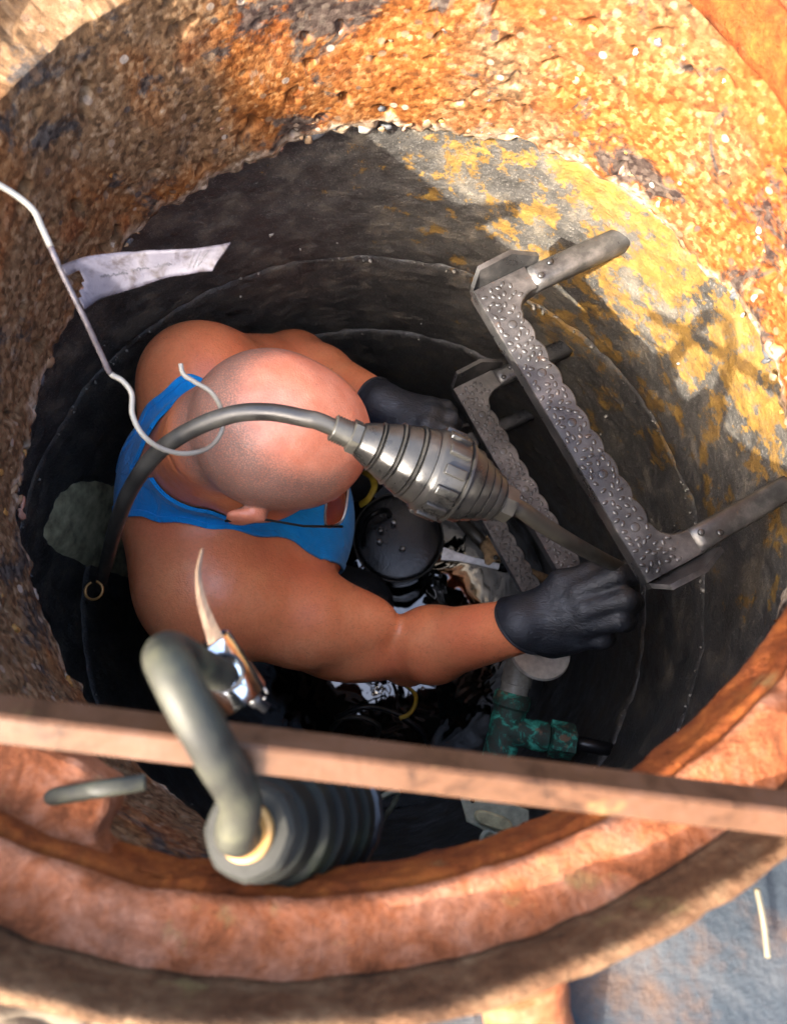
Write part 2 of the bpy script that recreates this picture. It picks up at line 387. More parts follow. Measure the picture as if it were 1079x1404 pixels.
    MT['yellow'] = m_simple('yellow_plastic', (0.50, 0.33, 0.03), 0.5, 0, 0.3, 60, 0.2)
    MT['lens'] = NT('lens', Base_Color=(0.9, 0.93, 0.95), Roughness=0.03, Transmission_Weight=1.0, IOR=1.2).m
    MT['hair'] = m_simple('short_grey_hair', (0.10, 0.08, 0.065), 0.8)
    MT['eye'] = m_simple('eyeball', (0.7, 0.68, 0.64), 0.2, 0, 0.05)
    MT['ink'] = m_simple('faded_ink', (0.012, 0.011, 0.016), 0.8)
    # wood strip
    k = NT('pale_wood'); v = k.obj()
    n = k.noise(k.map(v, scale=(60, 9, 9)), 12, 5, 0.6, 0.4)
    k.set(Base_Color=k.ramp(n, [(0.35, (0.06, 0.033, 0.017)), (0.6, (0.15, 0.095, 0.055))]), Roughness=0.7); MT['wood'] = k.m
    # paper tag: dirty pale lilac paper
    k = NT('tag_paper'); v = k.pos()
    n = k.noise(v, 55, 6, 0.7, 0.6)
    c = k.mix(k.ramp(n, [(0.47, 0), (0.62, 0.9)]), (0.062, 0.058, 0.074), (0.016, 0.010, 0.010))
    st = k.ramp(k.noise(k.map(v, scale=(0.35, 1.6, 1), rot=(0, 0, -0.12)), 160, 4, 0.6), [(0.55, 0), (0.70, 0.5)])
    c = k.mix(st, c, (0.035, 0.032, 0.045))
    k.set(Base_Color=c, Roughness=0.55); k.norm(k.bump(n, 0.3, 0.003)); MT['paper'] = k.m
    # pebbles
    for nm, c in dict(white=(0.34, 0.31, 0.26), tan=(0.25, 0.16, 0.085), grey=(0.07, 0.074, 0.08), rose=(0.30, 0.15, 0.10), ochre=(0.30, 0.15, 0.03)).items():
        MT['peb_' + nm] = m_simple('pebble_' + nm, c, 0.7, 0, 0.3, 110, 0.3)
    MT['cement'] = m_simple('pale_cement', (0.36, 0.33, 0.19), 0.9, 0, 0.6, 40, 0.8)
    # water
    k = NT('pit_water', Base_Color=(0.006, 0.008, 0.008), Roughness=0.02, Specular_IOR_Level=0.5, IOR=1.75); v = k.pos()
    k.norm(k.bump(k.noise(v, 10, 2, 0.4, 1.0), 0.22, 0.012)); MT['water'] = k.m
build_materials()
def scale_albedo(key, f):
    m = MT[key]; t = m.node_tree; b = t.nodes['Principled BSDF']; i = b.inputs['Base Color']
    x = t.nodes.new('ShaderNodeMix'); x.data_type = 'RGBA'; x.blend_type = 'MULTIPLY'; x.inputs[0].default_value = 1.0
    f = (f, f, f) if np.isscalar(f) else f
    x.inputs[7].default_value = (*f, 1)
    if i.links: t.links.new(i.links[0].from_socket, x.inputs[6])
    else: x.inputs[6].default_value = i.default_value
    t.links.new(x.outputs[2], i)
for k_ in ('neck', 'lip', 'ledge', 'rim', 'bar', 'ground', 'sand', 'hose', 'algae', 'nut', 'paper', 'wire', 'wood', 'peb_white', 'peb_tan', 'peb_grey', 'peb_rose', 'peb_ochre'):
    scale_albedo(k_, 0.74)
scale_albedo('neck', (0.80, 0.76, 0.74)); scale_albedo('ledge', (1.45, 1.4, 1.35)); scale_albedo('rim', 1.3); scale_albedo('bar', (1.05, 0.95, 0.90))
for k_ in ('nut', 'algae', 'bar', 'ground', 'paper', 'neck', 'lip', 'ledge', 'rim'):
    MT[k_].node_tree.nodes['Principled BSDF'].inputs['Specular IOR Level'].default_value = 0.14
scale_albedo('hose', 0.7)
MT['hose'].node_tree.nodes['Principled BSDF'].inputs['Specular IOR Level'].default_value = 0.25

# ------------------------------------------------------------------ revolve with noise (rings, walls)
def revolve(prof, c, n, noisef=None, a0=0.0, a1=2 * math.pi, closed=False):
    """prof list of (r,z); centre c; noisef(p, i) -> radial/vertical offset (dr,dz)"""
    V, F = [], []
    full = abs(a1 - a0 - 2 * math.pi) < 1e-6
    m = len(prof); cols = n if full else n + 1
    for j in range(cols):
        a = a0 + (a1 - a0) * j / n; ca, sa = math.cos(a), math.sin(a)
        for i, (r, z) in enumerate(prof):
            dr = dz = 0.0
            if noisef: dr, dz = noisef(Vector((c[0] + r * ca, c[1] + r * sa, z)), i, a)
            V.append((c[0] + (r + dr) * ca, c[1] + (r + dr) * sa, z + dz))
    for j in range(n):
        j2 = (j + 1) % cols
        for i in range(m if closed else m - 1):
            i2 = (i + 1) % m
            F.append([j * m + i, j2 * m + i, j2 * m + i2, j * m + i2])
    return V, F

# ------------------------------------------------------------------ ground (asphalt round the frame)
FC = (-0.022, 0.088)                          # centre of the iron frame
NC = (0.033, 0.048)                          # centre of the concrete neck
gp = [(0.360, 0.030), (0.372, 0.031), (0.385, 0.032), (0.40, 0.032), (0.42, 0.032), (0.45, 0.032), (0.5, 0.032), (0.6, 0.032), (0.8, 0.032), (1.5, 0.03), (6, 0.03), (60, 0.03)]
def gn(p, i, a):
    return 0.0, (0.008 * mn.noise(p * 9) + 0.004 * mn.noise(p * 30)) if i < 9 else 0.0
gnd = mesh_obj('ground', *revolve(gp, FC, 200, gn), MT['ground']); tag(gnd, kind='structure')

# ------------------------------------------------------------------ concrete neck under the frame
neck = thing('concrete_neck', 'ochre and rust stained concrete neck ring of exposed aggregate under the iron frame', 'concrete ring', (NC[0], NC[1], -0.21))
RN = 0.343
def neck_mesh(n=1500, m=175):
    z0, z1 = 0.018, -0.205
    V = []; grain = []; edge = []
    for j in range(n):
        a = 2 * math.pi * j / n; ca, sa = math.cos(a), math.sin(a)
        ew = 0.011 * mn.noise(Vector((ca * 4, sa * 4, 1))) + 0.008 * mn.noise(Vector((ca * 14, sa * 14, 5))) + 0.004 * mn.noise(Vector((ca * 40, sa * 40, 9)))
        for i in range(-12, m + 8):
            t = min(max(i / m, 0.0), 1.0)
            zb = z1 + ew
            z = z0 + (zb - z0) * t
            r = RN - 0.012 * (1 - t)
            if i > m: r += (i - m) * 0.011
            if i < 0: r += -i * 0.009
            p = Vector((NC[0] + r * ca, NC[1] + r * sa, z))
            d, pts = mn.voronoi(p * 230); d2, pts2 = mn.voronoi(p * 75)
            big = mn.fractal(p * 14, 0.9, 2.2, 3)
            h = 0.0036 * big - 0.0006 * d[0] - 0.0012 * max(0, d2[0] - 0.2) * (0.5 + mn.noise(p * 18)) + 0.0006 * mn.noise(p * 150)
            pit = mn.noise(p * 60)
            if pit > 0.36: h -= 0.022 * (pit - 0.36)
            ledge = max(0.0, t - 0.93) / 0.07
            r2 = r - h + 0.010 * ledge ** 2 * (0.6 + mn.noise(Vector((ca * 20, sa * 20, z * 20))))
            V.append((NC[0] + r2 * ca, NC[1] + r2 * sa, z + (0.3 * h if i > m else h if i < 0 else 0)))
            grain.append((mn.cell(pts[0] * 3.7) + 1) * 0.5 % 1.0)
            e = max(0.0, 1 - (z - zb) / 0.03) if i <= m else 1.0
            edge.append(e * (0.62 + 0.7 * mn.noise(p * 38)))
    M = m + 20; F = []
    for j in range(n):
        j2 = (j + 1) % n
        for i in range(M - 1):
            F.append([j * M + i, j * M + i + 1, j2 * M + i + 1, j2 * M + i])
    return V, F, grain, edge
nv, nf, ng, ne = neck_mesh()
nw = part('neck_wall', (nv, nf), MT['neck'], neck)
for nm, data in (('grain', ng), ('edge', ne)):
    at = nw.data.attributes.new(nm, 'FLOAT', 'POINT'); at.data.foreach_set('value', np.array(data, dtype=np.float32))
# pebbles that stand proud of the neck, thickest along its broken lower edge
pm = []
for s in range(7):
    V, F = blob((0, 0, 0), 1.0, s, 0.8, 2, (1.0, 0.66 + 0.05 * s, 0.55))
    me = bpy.data.meshes.new('pebble'); me.from_pydata([tuple(v) for v in V], [], F); me.update()
    me.polygons.foreach_set('use_smooth', [True] * len(me.polygons)); pm.append(me)
pms = {}
def pebble(a, z, size, col, sink=0.35):
    s = random.randrange(7)
    key = (s, col)
    if key not in pms:
        q = pm[s].copy(); q.materials.append(MT['peb_' + col]); pms[key] = q
    t = min(max((0.04 - z) / 0.245, 0), 1)
    r = RN - 0.012 * (1 - t) + 0.0015 + sink * size * 0.5
    o = bpy.data.objects.new('pebble', pms[key]); COL.objects.link(o)
    o.location = (NC[0] + r * math.cos(a), NC[1] + r * math.sin(a), z)
    nrm = Vector((math.cos(a), math.sin(a), random.uniform(-0.25, 0.25)))
    o.rotation_euler = (Matrix.Rotation(0, 3, 'X') @ nrm.to_track_quat('Z', 'Y').to_matrix() @ Matrix.Rotation(random.uniform(0, 6.28), 3, 'Z')).to_euler()
    o.scale = (size * random.uniform(0.85, 1.3), size * random.uniform(0.7, 1.0), size * random.uniform(0.7, 1.0))
    into(o, neck)
cols = ['white', 'tan', 'grey', 'rose', 'ochre', 'grey', 'tan', 'ochre', 'tan']
for k in range(110):
    pebble(R(random.uniform(5, 225)), -0.204 + abs(random.gauss(0, 0.011)), random.choice([0.003, 0.004, 0.005, 0.006, 0.008, 0.010]), random.choice(['tan', 'tan', 'grey', 'ochre', 'rose', 'white']), random.uniform(0.6, 1.5))
for k in range(112):
    pebble(R(random.uniform(5, 225)), random.uniform(-0.185, 0.0), random.choice([0.0025, 0.003, 0.0035, 0.0045, 0.006]), random.choice(cols), 0.7)

# ------------------------------------------------------------------ shaft: three concrete rings, floor, water
shaft = thing('shaft_wall', 'black wet concrete shaft wall with ochre scale, stacked rings below the neck', 'shaft wall', (0, 0, -1.66))
def sn(amp):
    def f(p, i, a):
        e = i < 6 or i > n + 1
        return amp * (mn.fractal(p * 16, 0.8, 2.1, 4) * 0.7 + 0.35 * mn.noise(p * 70)) + (0.003 * max(0, mn.noise(p * 55)) if e else 0), (0.004 * mn.noise(p * 12) + 0.003 * mn.noise(p * 45) if e else 0.0)
    return f
def ring_prof(r, z0, z1, n):
    ps = [(r + 0.05, z0), (r + 0.006, z0), (r + 0.0015, z0 - 0.003), (r, z0 - 0.008)]
    ps += [(r, z0 - 0.008 + (z1 - z0 + 0.016) * k / n) for k in range(1, n)]
    return ps + [(r, z1 + 0.008), (r + 0.0015, z1 + 0.003), (r + 0.006, z1), (r + 0.05, z1)]
SH = (-0.025, -0.012)
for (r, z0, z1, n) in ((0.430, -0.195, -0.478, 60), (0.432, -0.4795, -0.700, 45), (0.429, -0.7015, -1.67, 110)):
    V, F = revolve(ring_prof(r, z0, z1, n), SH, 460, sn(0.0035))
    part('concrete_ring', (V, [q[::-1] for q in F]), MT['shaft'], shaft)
crumbs = []
rc_ = random.Random(21)
for k in range(230):
    a = rc_.uniform(0, 6.283); zj = rc_.choice([-0.4785, -0.4785, -0.7005]) + rc_.gauss(0, 0.004)
    if k > 180: zj = rc_.uniform(-0.9, -0.25)
    rr_ = rc_.choice([0.001, 0.0013, 0.0016, 0.002, 0.003])
    crumbs.append(blob((SH[0] + 0.4295 * math.cos(a), SH[1] + 0.4295 * math.sin(a), zj), rr_, k, 0.9, 1))
tag(part('mortar_crumbs', join(*crumbs), MT['peb_white'], shaft), kind='stuff')
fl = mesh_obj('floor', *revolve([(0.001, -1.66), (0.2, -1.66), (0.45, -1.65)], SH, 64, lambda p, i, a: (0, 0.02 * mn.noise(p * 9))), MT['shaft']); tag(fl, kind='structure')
wt = mesh_obj('water', *revolve([(0.001, -1.36), (0.1, -1.36), (0.2, -1.36), (0.3, -1.36), (0.428, -1.36)], SH, 96), MT['water']); tag(wt, kind='structure')

# ------------------------------------------------------------------ cast iron manhole frame
fr = thing('manhole_frame', 'rusty round cast iron manhole frame with stepped seat in the foreground', 'manhole frame', (FC[0], FC[1], 0.03))
FT = 0.06                                    # the frame lies slightly lower on the right
def fn(amp, fq=26):
    def f(p, i, a):
        ch = max(0.0, mn.noise(p * 17 + Vector((3, 1, 7))) - 0.28) * 0.014 + max(0.0, mn.noise(p * 60) - 0.30) * 0.006
        return amp * mn.fractal(p * fq, 0.9, 2.2, 3) + 0.5 * ch, -ch * (1 if p.z > 0.07 else 0) + amp * 0.8 * mn.fractal(p * fq + Vector((9, 9, 9)), 0.9, 2.2, 3) - FT * p.x
    return f
def densify(ps, d=0.004, closed=True):
    out = []
    n = len(ps)
    for i in range(n if closed else n - 1):
        a = np.array(ps[i]); b = np.array(ps[(i + 1) % n]); k = max(1, int(np.linalg.norm(b - a) / d))
        out += [tuple(a + (b - a) * j / k) for j in range(k)]
    return out
def flip(vf): return vf[0], [q[::-1] for q in vf[1]]
throat = densify([(0.3270, 0.079), (0.3250, 0.074), (0.3240, 0.044), (0.3270, 0.036), (0.3330, 0.030), (0.3630, 0.030), (0.3630, 0.0785), (0.3330, 0.0785)])
part('throat', revolve(throat, FC, 420, fn(0.0014, 55), closed=True), MT['lip'], fr)
seat = densify([(0.3275, 0.0855), (0.3325, 0.089), (0.3550, 0.089), (0.3635, 0.089), (0.3635, 0.080), (0.3290, 0.080)])
part('seat_ledge', revolve(seat, FC, 420, fn(0.0012, 60), closed=True), MT['ledge'], fr)
rimp = densify([(0.3575, 0.0895), (0.3585, 0.094), (0.3590, 0.122), (0.3605, 0.1255), (0.3645, 0.126), (0.3665, 0.123), (0.3680, 0.085), (0.3710, 0.03), (0.3710, -0.03), (0.3645, -0.03), (0.3645, 0.0895)])
part('rim', revolve(rimp, FC, 420, fn(0.0014, 50), closed=True), MT['rim'], fr)
for k in range(8):                                        # gusset ribs outside the rim
    a = R(-75 + 45 * k)
    ux = Vector((math.cos(a), math.sin(a), 0)); uy = Vector((-math.sin(a), math.cos(a), 0))
    base = Vector((FC[0], FC[1], 0))
    prof = [(0.3655, 0.119), (0.3720, 0.119), (0.3830, 0.104), (0.4180, 0.070), (0.4630, 0.045), (0.4630, -0.05), (0.3655, -0.05)]
    V, F = [], []
    nseg = 9
    pr = densify(prof, 0.006); N = len(pr)
    for i in range(nseg + 1):
        t = (i / nseg - 0.5) * 2
        for (r, z) in pr:
            bulge = 1 + 0.25 * (r - 0.366) / 0.09
            sag = 0.006 * abs(t) ** 4
            p = base + ux * (r - sag) + uy * (0.017 * t * bulge) + Vector((0, 0, z - sag))
            p.z -= FT * p.x; q = mn.noise(p * 40) * 0.0015
            V.append(p + Vector((q, q, q)))
    for i in range(nseg):
        for k2 in range(N):
            k3 = (k2 + 1) % N
            F.append([i * N + k2, (i + 1) * N + k2, (i + 1) * N + k3, i * N + k3])
    F.append(list(range(N))); F.append([nseg * N + q for q in range(N)][::-1])
    part('rib', (V, [q[::-1] for q in F]), MT['ledge'], fr)

lugp = [P(*q, 0.366)[:2] for q in [(-90, 1003), (20, 1016), (70, 1030), (120, 1052), (150, 1078), (146, 1110), (128, 1150), (150, 1190), (60, 1215), (-90, 1190)]]
lugp = [tuple(q) for q in spline([np.array(q) for q in lugp + lugp[:1]], 8)[:-1]]
lugp = [(q[0] + 0.0012 * mn.noise(Vector((q[0] * 120, q[1] * 120, 0))), q[1] + 0.0012 * mn.noise(Vector((q[0] * 120, q[1] * 120, 5)))) for q in lugp]
lg = part('seat_lug', extrude_poly(lugp, (0, 0, ZC - 0.366), (1, 0, 0), (0, 1, 0), (0, 0, 1), 0.022, 0.002), MT['ledge'], fr, True, 30)

# ------------------------------------------------------------------ square bar lying across the frame
bl, br_ = P(-140, 968, 0.279), P(1260, 1137, 0.318)
bar = thing('steel_bar', 'long rusty square steel bar lying across the iron frame', 'bar', bl)
def bar_vf():
    a, b = Vector(bl), Vector(br_); d = (b - a).normalized(); y = Vector((0, 0, 1)).cross(d).normalized(); zz = Vector((0, 0, 1))
    V, F = [], []; n = 160; s = 0.0067; th = R(34)
    sec = []
    for (u, v_) in [(-1, -.8), (-.8, -1), (.8, -1), (1, -.8), (1, .8), (.8, 1), (-.8, 1), (-1, .8)]:
        sec.append((s * (u * math.cos(th) - v_ * math.sin(th)), s * (u * math.sin(th) + v_ * math.cos(th))))
    for i in range(n + 1):
        p = a + (b - a) * (i / n)
        for (u, v_) in sec:
            q = p + y * u + zz * v_; V.append(q + Vector((0, 0, 1)) * 0.0005 * mn.noise(q * 60))
    m = 8
    for i in range(n):
        for k in range(m):
            F.append([i * m + k, i * m + (k + 1) % m, (i + 1) * m + (k + 1) % m, (i + 1) * m + k])
    F.append(list(range(m))[::-1]); F.append([n * m + k for k in range(m)])
    return V, [q[::-1] for q in F]
part('bar_body', bar_vf(), MT['bar'], bar, True, 25)

# ------------------------------------------------------------------ step irons
PHI = R(27.5)
def make_step(zt, name_label, detail):
    er = Vector((math.cos(PHI), math.sin(PHI), 0)); et = Vector((-math.sin(PHI), math.cos(PHI), 0)); up = Vector((0, 0, 1))
    o = er * 0.205 + up * zt
    st = thing('step_iron', name_label, 'step iron', o, 'step irons in the shaft wall')
    H = 0.172; W = 0.034
    # tread outline: straight front edge, scalloped back edge, filleted into the legs
    pts = [(-H, 0.0), (H, 0.0), (H, 0.062), (H - 0.027, 0.062)]
    for k in range(7):                                         # fillet
        t = k / 6 * math.pi / 2
        pts.append((H - 0.027 - 0.020 * (1 - math.cos(t)), 0.062 - 0.026 * math.sin(t) - 0.002))
    nsc = 9; x0, x1 = H - 0.050, -(H - 0.050)
    for k in range(nsc * 8 + 1):
        t = k / (nsc * 8); pts.append((x0 + (x1 - x0) * t, W - 0.0025 + 0.0038 * abs(math.sin(t * math.pi * nsc)) ** 0.8))
    for k in range(7):
        t = (1 - k / 6) * math.pi / 2
        pts.append((-(H - 0.027 - 0.020 * (1 - math.cos(t))), 0.062 - 0.026 * math.sin(t) - 0.002))
    pts += [(-(H - 0.027), 0.062), (-H, 0.062)]
    tr = part('tread', extrude_poly(pts, o, et, er, up, 0.020, 0.0012), MT['step'], st, True, 30)
    # legs into the wall: half-round bars
    for s in (-1, 1):
        V, F = [], []; n = 10; m = 14
        for i in range(n + 1):
            t = i / n; yy = 0.0605 + (0.182 - 0.0605) * t; wd = 0.0135 * (1 - 0.10 * t); cx = s * (H - 0.0135 - 0.004 * t)
            rise = 0.004 * min(1, t * 3)
            for k in range(m):
                an = 2 * math.pi * k / m
                cu = math.copysign(abs(math.cos(an)) ** 0.6, math.cos(an)) * wd
                cv = (math.copysign(abs(math.sin(an)) ** 0.55, math.sin(an))) * 0.0105
                V.append(o + et * (cx + cu) + er * yy + up * (cv - 0.0105 + rise * (1 if math.sin(an) > 0 else 0)))
        for i in range(n):
            for k in range(m): F.append([i * m + k, (i + 1) * m + k, (i + 1) * m + (k + 1) % m, i * m + (k + 1) % m])
        F.append(list(range(m))); F.append([n * m + k for k in range(m)][::-1])
        if s < 0: pass
        part('leg', (V, F), MT['step'], st)
        # raised guard fin outside the corner
        fin = [(0.001, 0.0), (0.012, 0.015), (0.050, 0.016), (0.080, 0.002), (0.080, -0.012), (0.001, -0.014)]
        V2, F2 = [], []
        for dx in (0.0005, 0.006):
            for (yy, zz) in fin: V2.append(o + et * (s * (H + dx + 0.010 * max(0, zz) / 0.016)) + er * yy + up * zz)
        nn = len(fin)
        F2 = [list(range(nn)), [nn + q for q in range(nn)][::-1]] + [[q, nn + q, nn + (q + 1) % nn, (q + 1) % nn] for q in range(nn)]
        part('guard_fin', (V2, F2), MT['step'], st, True, 30)
    # oval studs over the tread
    bm = bmesh.new(); bmesh.ops.create_uvsphere(bm, u_segments=10, v_segments=6, radius=1.0)
    sv = [v.co.copy() for v in bm.verts]; sf = [[v.index for v in f.verts] for f in bm.faces]; bm.free()
    studs = []
    rs = random.Random(11)
    for i in range(2600):
        u = rs.uniform(-H + 0.006, H - 0.006); v_ = rs.uniform(0.004, W - 0.005)
        if abs(u) > H - 0.03: v_ = rs.uniform(0.004, 0.042)
        if all((u - a) ** 2 + (v_ - b) ** 2 > 0.0062 ** 2 for a, b, c in studs) and not any((u - q) ** 2 + (v_ - 0.018) ** 2 < 0.010 ** 2 for q in (-0.12, -0.06, 0.0, 0.06, 0.12)):
            studs.append((u, v_, rs.uniform(0, 3.14)))
    for q in (-0.12, -0.06, 0.0, 0.06, 0.12): studs.append((q, 0.018, -1))
    def stud_pts(u, v_, an):
        a, b, h = (0.0034, 0.0021, 0.0010) if an >= 0 else (0.0048, 0.0048, 0.0006)
        ca, sa = math.cos(an), math.sin(an)
        return [o + et * (u + a * p.x * ca - b * p.y * sa) + er * (v_ + a * p.x * sa + b * p.y * ca) + up * (h * p.z) for p in sv]
    if detail:
        for c in studs: part('stud', (stud_pts(*c), sf), MT['step'], st)
    else:
        g = part('tread_studs', join(*[(stud_pts(*c), sf) for c in studs]), MT['step'], st); tag(g, kind='stuff')
    for s in (-1, 1):
        for q in (0.070, 0.086):
            part('rivet', lathe([(0, 0.0036), (0.0015, 0.0030), (0.002, 0.0012)], o + et * (s * (H - 0.0135 + (0.004 if q > 0.08 else -0.005))) + er * q + up * 0.003, o + et * (s * (H - 0.0135 + (0.004 if q > 0.08 else -0.005))) + er * q + up * 0.1, 12), MT['step'], st)
    return st
make_step(ZC - 0.700, 'uppermost wide grey step iron with studded tread, nearest the camera', True)
make_step(ZC - 0.967, 'middle wet grey step iron just below the uppermost one', False)
make_step(ZC - 1.235, 'lowest dark step iron, mostly hidden behind the plug and cable', False)

# ------------------------------------------------------------------ pale cement patch low on the left wall
def wallpt(px, py, r=0.43):
    d = P(px, py, 1.0) - CAM; C0 = CAM - np.array([SH[0], SH[1], 0])
    a = d[0] ** 2 + d[1] ** 2; b = 2 * (C0[0] * d[0] + C0[1] * d[1]); c = C0[0] ** 2 + C0[1] ** 2 - r * r
    s = (-b + math.sqrt(b * b - 4 * a * c)) / (2 * a); return CAM + d * s
cpts = [wallpt(*q) for q in [(58, 720), (66, 690), (85, 668), (110, 656), (150, 660), (200, 690), (230, 760), (225, 805), (190, 800), (140, 785), (90, 765), (60, 745)]]
ca = [math.atan2(p[1] - SH[1], p[0] - SH[0]) % (2 * math.pi) for p in cpts]
def cement():
    V, F = [], []
    c = (sum(ca) / len(ca), sum(p[2] for p in cpts) / len(cpts)); n = len(cpts); rings = 9; segs = 72
    import bisect
    out = spline([np.array([a, p[2]]) for a, p in zip(ca, cpts)] + [np.array([ca[0], cpts[0][2]])], 6)[:-1]
    N = len(out)
    for k in range(rings + 1):
        t = k / rings
        for q in out:
            a = c[0] + (q[0] - c[0]) * t; z = c[1] + (q[1] - c[1]) * t
            th = 0.014 * (1 - t ** 8) + (0 if k == rings else 0.002 * mn.noise(Vector((a * 20, z * 30, 0))))
            r = 0.437 - th
            V.append((SH[0] + r * math.cos(a), SH[1] + r * math.sin(a), z))
    for k in range(rings):
        for i in range(N): F.append([k * N + i, k * N + (i + 1) % N, (k + 1) * N + (i + 1) % N, (k + 1) * N + i])
    return V, F
cm = mesh_obj('cement_patch', *cement(), MT['cement']); tag(cm, 'pale olive rounded cement lump on the dark wall behind the man', 'cement patch')

# ------------------------------------------------------------------ smooth solid modelling: distance fields + surface nets
def smin(a, b, k):
    if k <= 0: return np.minimum(a, b)
    h = np.clip(0.5 + 0.5 * (b - a) / k, 0, 1)
    return b * (1 - h) + a * h - k * h * (1 - h)
class Cone:                                             # round cone, optionally flattened along an axis
    def __init__(s, a, b, ra, rb, k=0.02, grp='', flat=None, sub=False):
        s.a, s.b = np.array(a, float), np.array(b, float); s.ra, s.rb, s.k, s.grp, s.sub = ra, rb, k, grp, sub
        s.flat = None if flat is None else (np.array(flat[0], float) / np.linalg.norm(flat[0]), flat[1])
    def bb(s):
        m = max(s.ra, s.rb) * 1.3; return np.minimum(s.a, s.b) - m, np.maximum(s.a, s.b) + m
    def ev(s, x, y, z):
        ab = s.b - s.a; L = max(ab @ ab, 1e-12)
        px, py, pz = x - s.a[0], y - s.a[1], z - s.a[2]
        t = np.clip((px * ab[0] + py * ab[1] + pz * ab[2]) / L, 0, 1)
        qx, qy, qz = px - t * ab[0], py - t * ab[1], pz - t * ab[2]
        if s.flat is not None:
            n, f = s.flat; c = (qx * n[0] + qy * n[1] + qz * n[2]) * (1 / f - 1)
            qx, qy, qz = qx + c * n[0], qy + c * n[1], qz + c * n[2]
        return (np.sqrt(qx * qx + qy * qy + qz * qz) - (s.ra + (s.rb - s.ra) * t)) * (1 if s.flat is None else min(1, s.flat[1]) ** 0.5)
class Ell:
    def __init__(s, c, r, ax=None, k=0.02, grp='', sub=False):
        s.c = np.array(c, float); s.r = np.array(r, float); s.k, s.grp, s.sub = k, grp, sub
        s.ax = np.eye(3) if ax is None else np.array([np.array(v, float) / np.linalg.norm(v) for v in ax])
    def bb(s):
        m = s.r.max() * 1.05; return s.c - m, s.c + m
    def ev(s, x, y, z):
        p = [x - s.c[0], y - s.c[1], z - s.c[2]]
        q = [(p[0] * v[0] + p[1] * v[1] + p[2] * v[2]) for v in s.ax]
        k0 = np.sqrt(sum((a / r) ** 2 for a, r in zip(q, s.r))); k1 = np.sqrt(sum((a / (r * r)) ** 2 for a, r in zip(q, s.r))) + 1e-9
        return k0 * (k0 - 1) / k1
def sdf(prims, Q):
    d = np.full(len(Q), 1.0)
    for p in prims:
        e = p.ev(Q[:, 0], Q[:, 1], Q[:, 2])
        d = -smin(-d, e, p.k) if p.sub else smin(d, e, p.k)
    return d
def grow(prims, h):
    lo = np.min([p.bb()[0] for p in prims if not p.sub], axis=0) - 4 * h; hi = np.max([p.bb()[1] for p in prims if not p.sub], axis=0) + 4 * h
    n = np.ceil((hi - lo) / h).astype(int) + 1
    ax = [(lo[i] + h * np.arange(n[i])).astype(np.float32) for i in range(3)]
    F = np.full(n, 0.2, np.float32)
    for p in prims:
        a, b = p.bb(); m = p.k + 3 * h
        i0 = np.clip(((a - m - lo) / h).astype(int), 0, n - 1); i1 = np.clip(((b + m - lo) / h).astype(int) + 2, 1, n)
        sl = tuple(slice(i0[i], i1[i]) for i in range(3))
        x = ax[0][sl[0]][:, None, None]; y = ax[1][sl[1]][None, :, None]; z = ax[2][sl[2]][None, None, :]
        e = p.ev(x, y, z).astype(np.float32)
        F[sl] = -smin(-F[sl], e, p.k) if p.sub else smin(F[sl], e, p.k)
    S = F < 0
    c = np.zeros(tuple(n - 1), np.int8)
    for i in (0, 1):
        for j in (0, 1):
            for k in (0, 1): c += S[i:n[0] - 1 + i, j:n[1] - 1 + j, k:n[2] - 1 + k]
    act = (c > 0) & (c < 8); I = np.argwhere(act)
    idx = np.full(act.shape, -1, np.int64); idx[act] = np.arange(len(I))
    acc = np.zeros((len(I), 3)); cnt = np.zeros(len(I))
    cor = [(i, j, k) for i in (0, 1) for j in (0, 1) for k in (0, 1)]
    val = {q: F[I[:, 0] + q[0], I[:, 1] + q[1], I[:, 2] + q[2]].astype(float) for q in cor}
    for q in cor:
        for a in range(3):
            if q[a] == 0:
                q2 = list(q); q2[a] = 1; q2 = tuple(q2)
                A, B = val[q], val[q2]; m = (A < 0) != (B < 0)
                t = np.where(m, A / np.where(m, A - B, 1), 0)
                pt = np.tile(np.array(q, float), (len(I), 1)); pt[:, a] = t
                acc += pt * m[:, None]; cnt += m
    V = lo + (I + acc / cnt[:, None]) * h
    Fs = []
    for a in range(3):
        b, c2 = (a + 1) % 3, (a + 2) % 3
        s0 = [slice(None)] * 3; s1 = [slice(None)] * 3; s0[a] = slice(0, n[a] - 1); s1[a] = slice(1, n[a])
        A, B = S[tuple(s0)], S[tuple(s1)]
        E = np.argwhere(A != B); E = E[(E[:, b] > 0) & (E[:, c2] > 0) & (E[:, b] < n[b] - 1) & (E[:, c2] < n[c2] - 1)]
        sg = A[E[:, 0], E[:, 1], E[:, 2]]
        def cell(db, dc):
            Q = E.copy(); Q[:, b] -= db; Q[:, c2] -= dc; return idx[Q[:, 0], Q[:, 1], Q[:, 2]]
        q = np.stack([cell(1, 1), cell(0, 1), cell(0, 0), cell(1, 0)], 1)
        q[~sg] = q[~sg][:, ::-1]; Fs.append(q)
    Fs = np.concatenate(Fs); return V, Fs
def vnormals(V, F):
    n = np.cross(V[F[:, 2]] - V[F[:, 0]], V[F[:, 3]] - V[F[:, 1]]) if F.shape[1] == 4 else np.cross(V[F[:, 1]] - V[F[:, 0]], V[F[:, 2]] - V[F[:, 0]])
    N = np.zeros_like(V)
    for i in range(F.shape[1]): np.add.at(N, F[:, i], n)
    return N / (np.linalg.norm(N, axis=1, keepdims=True) + 1e-12)
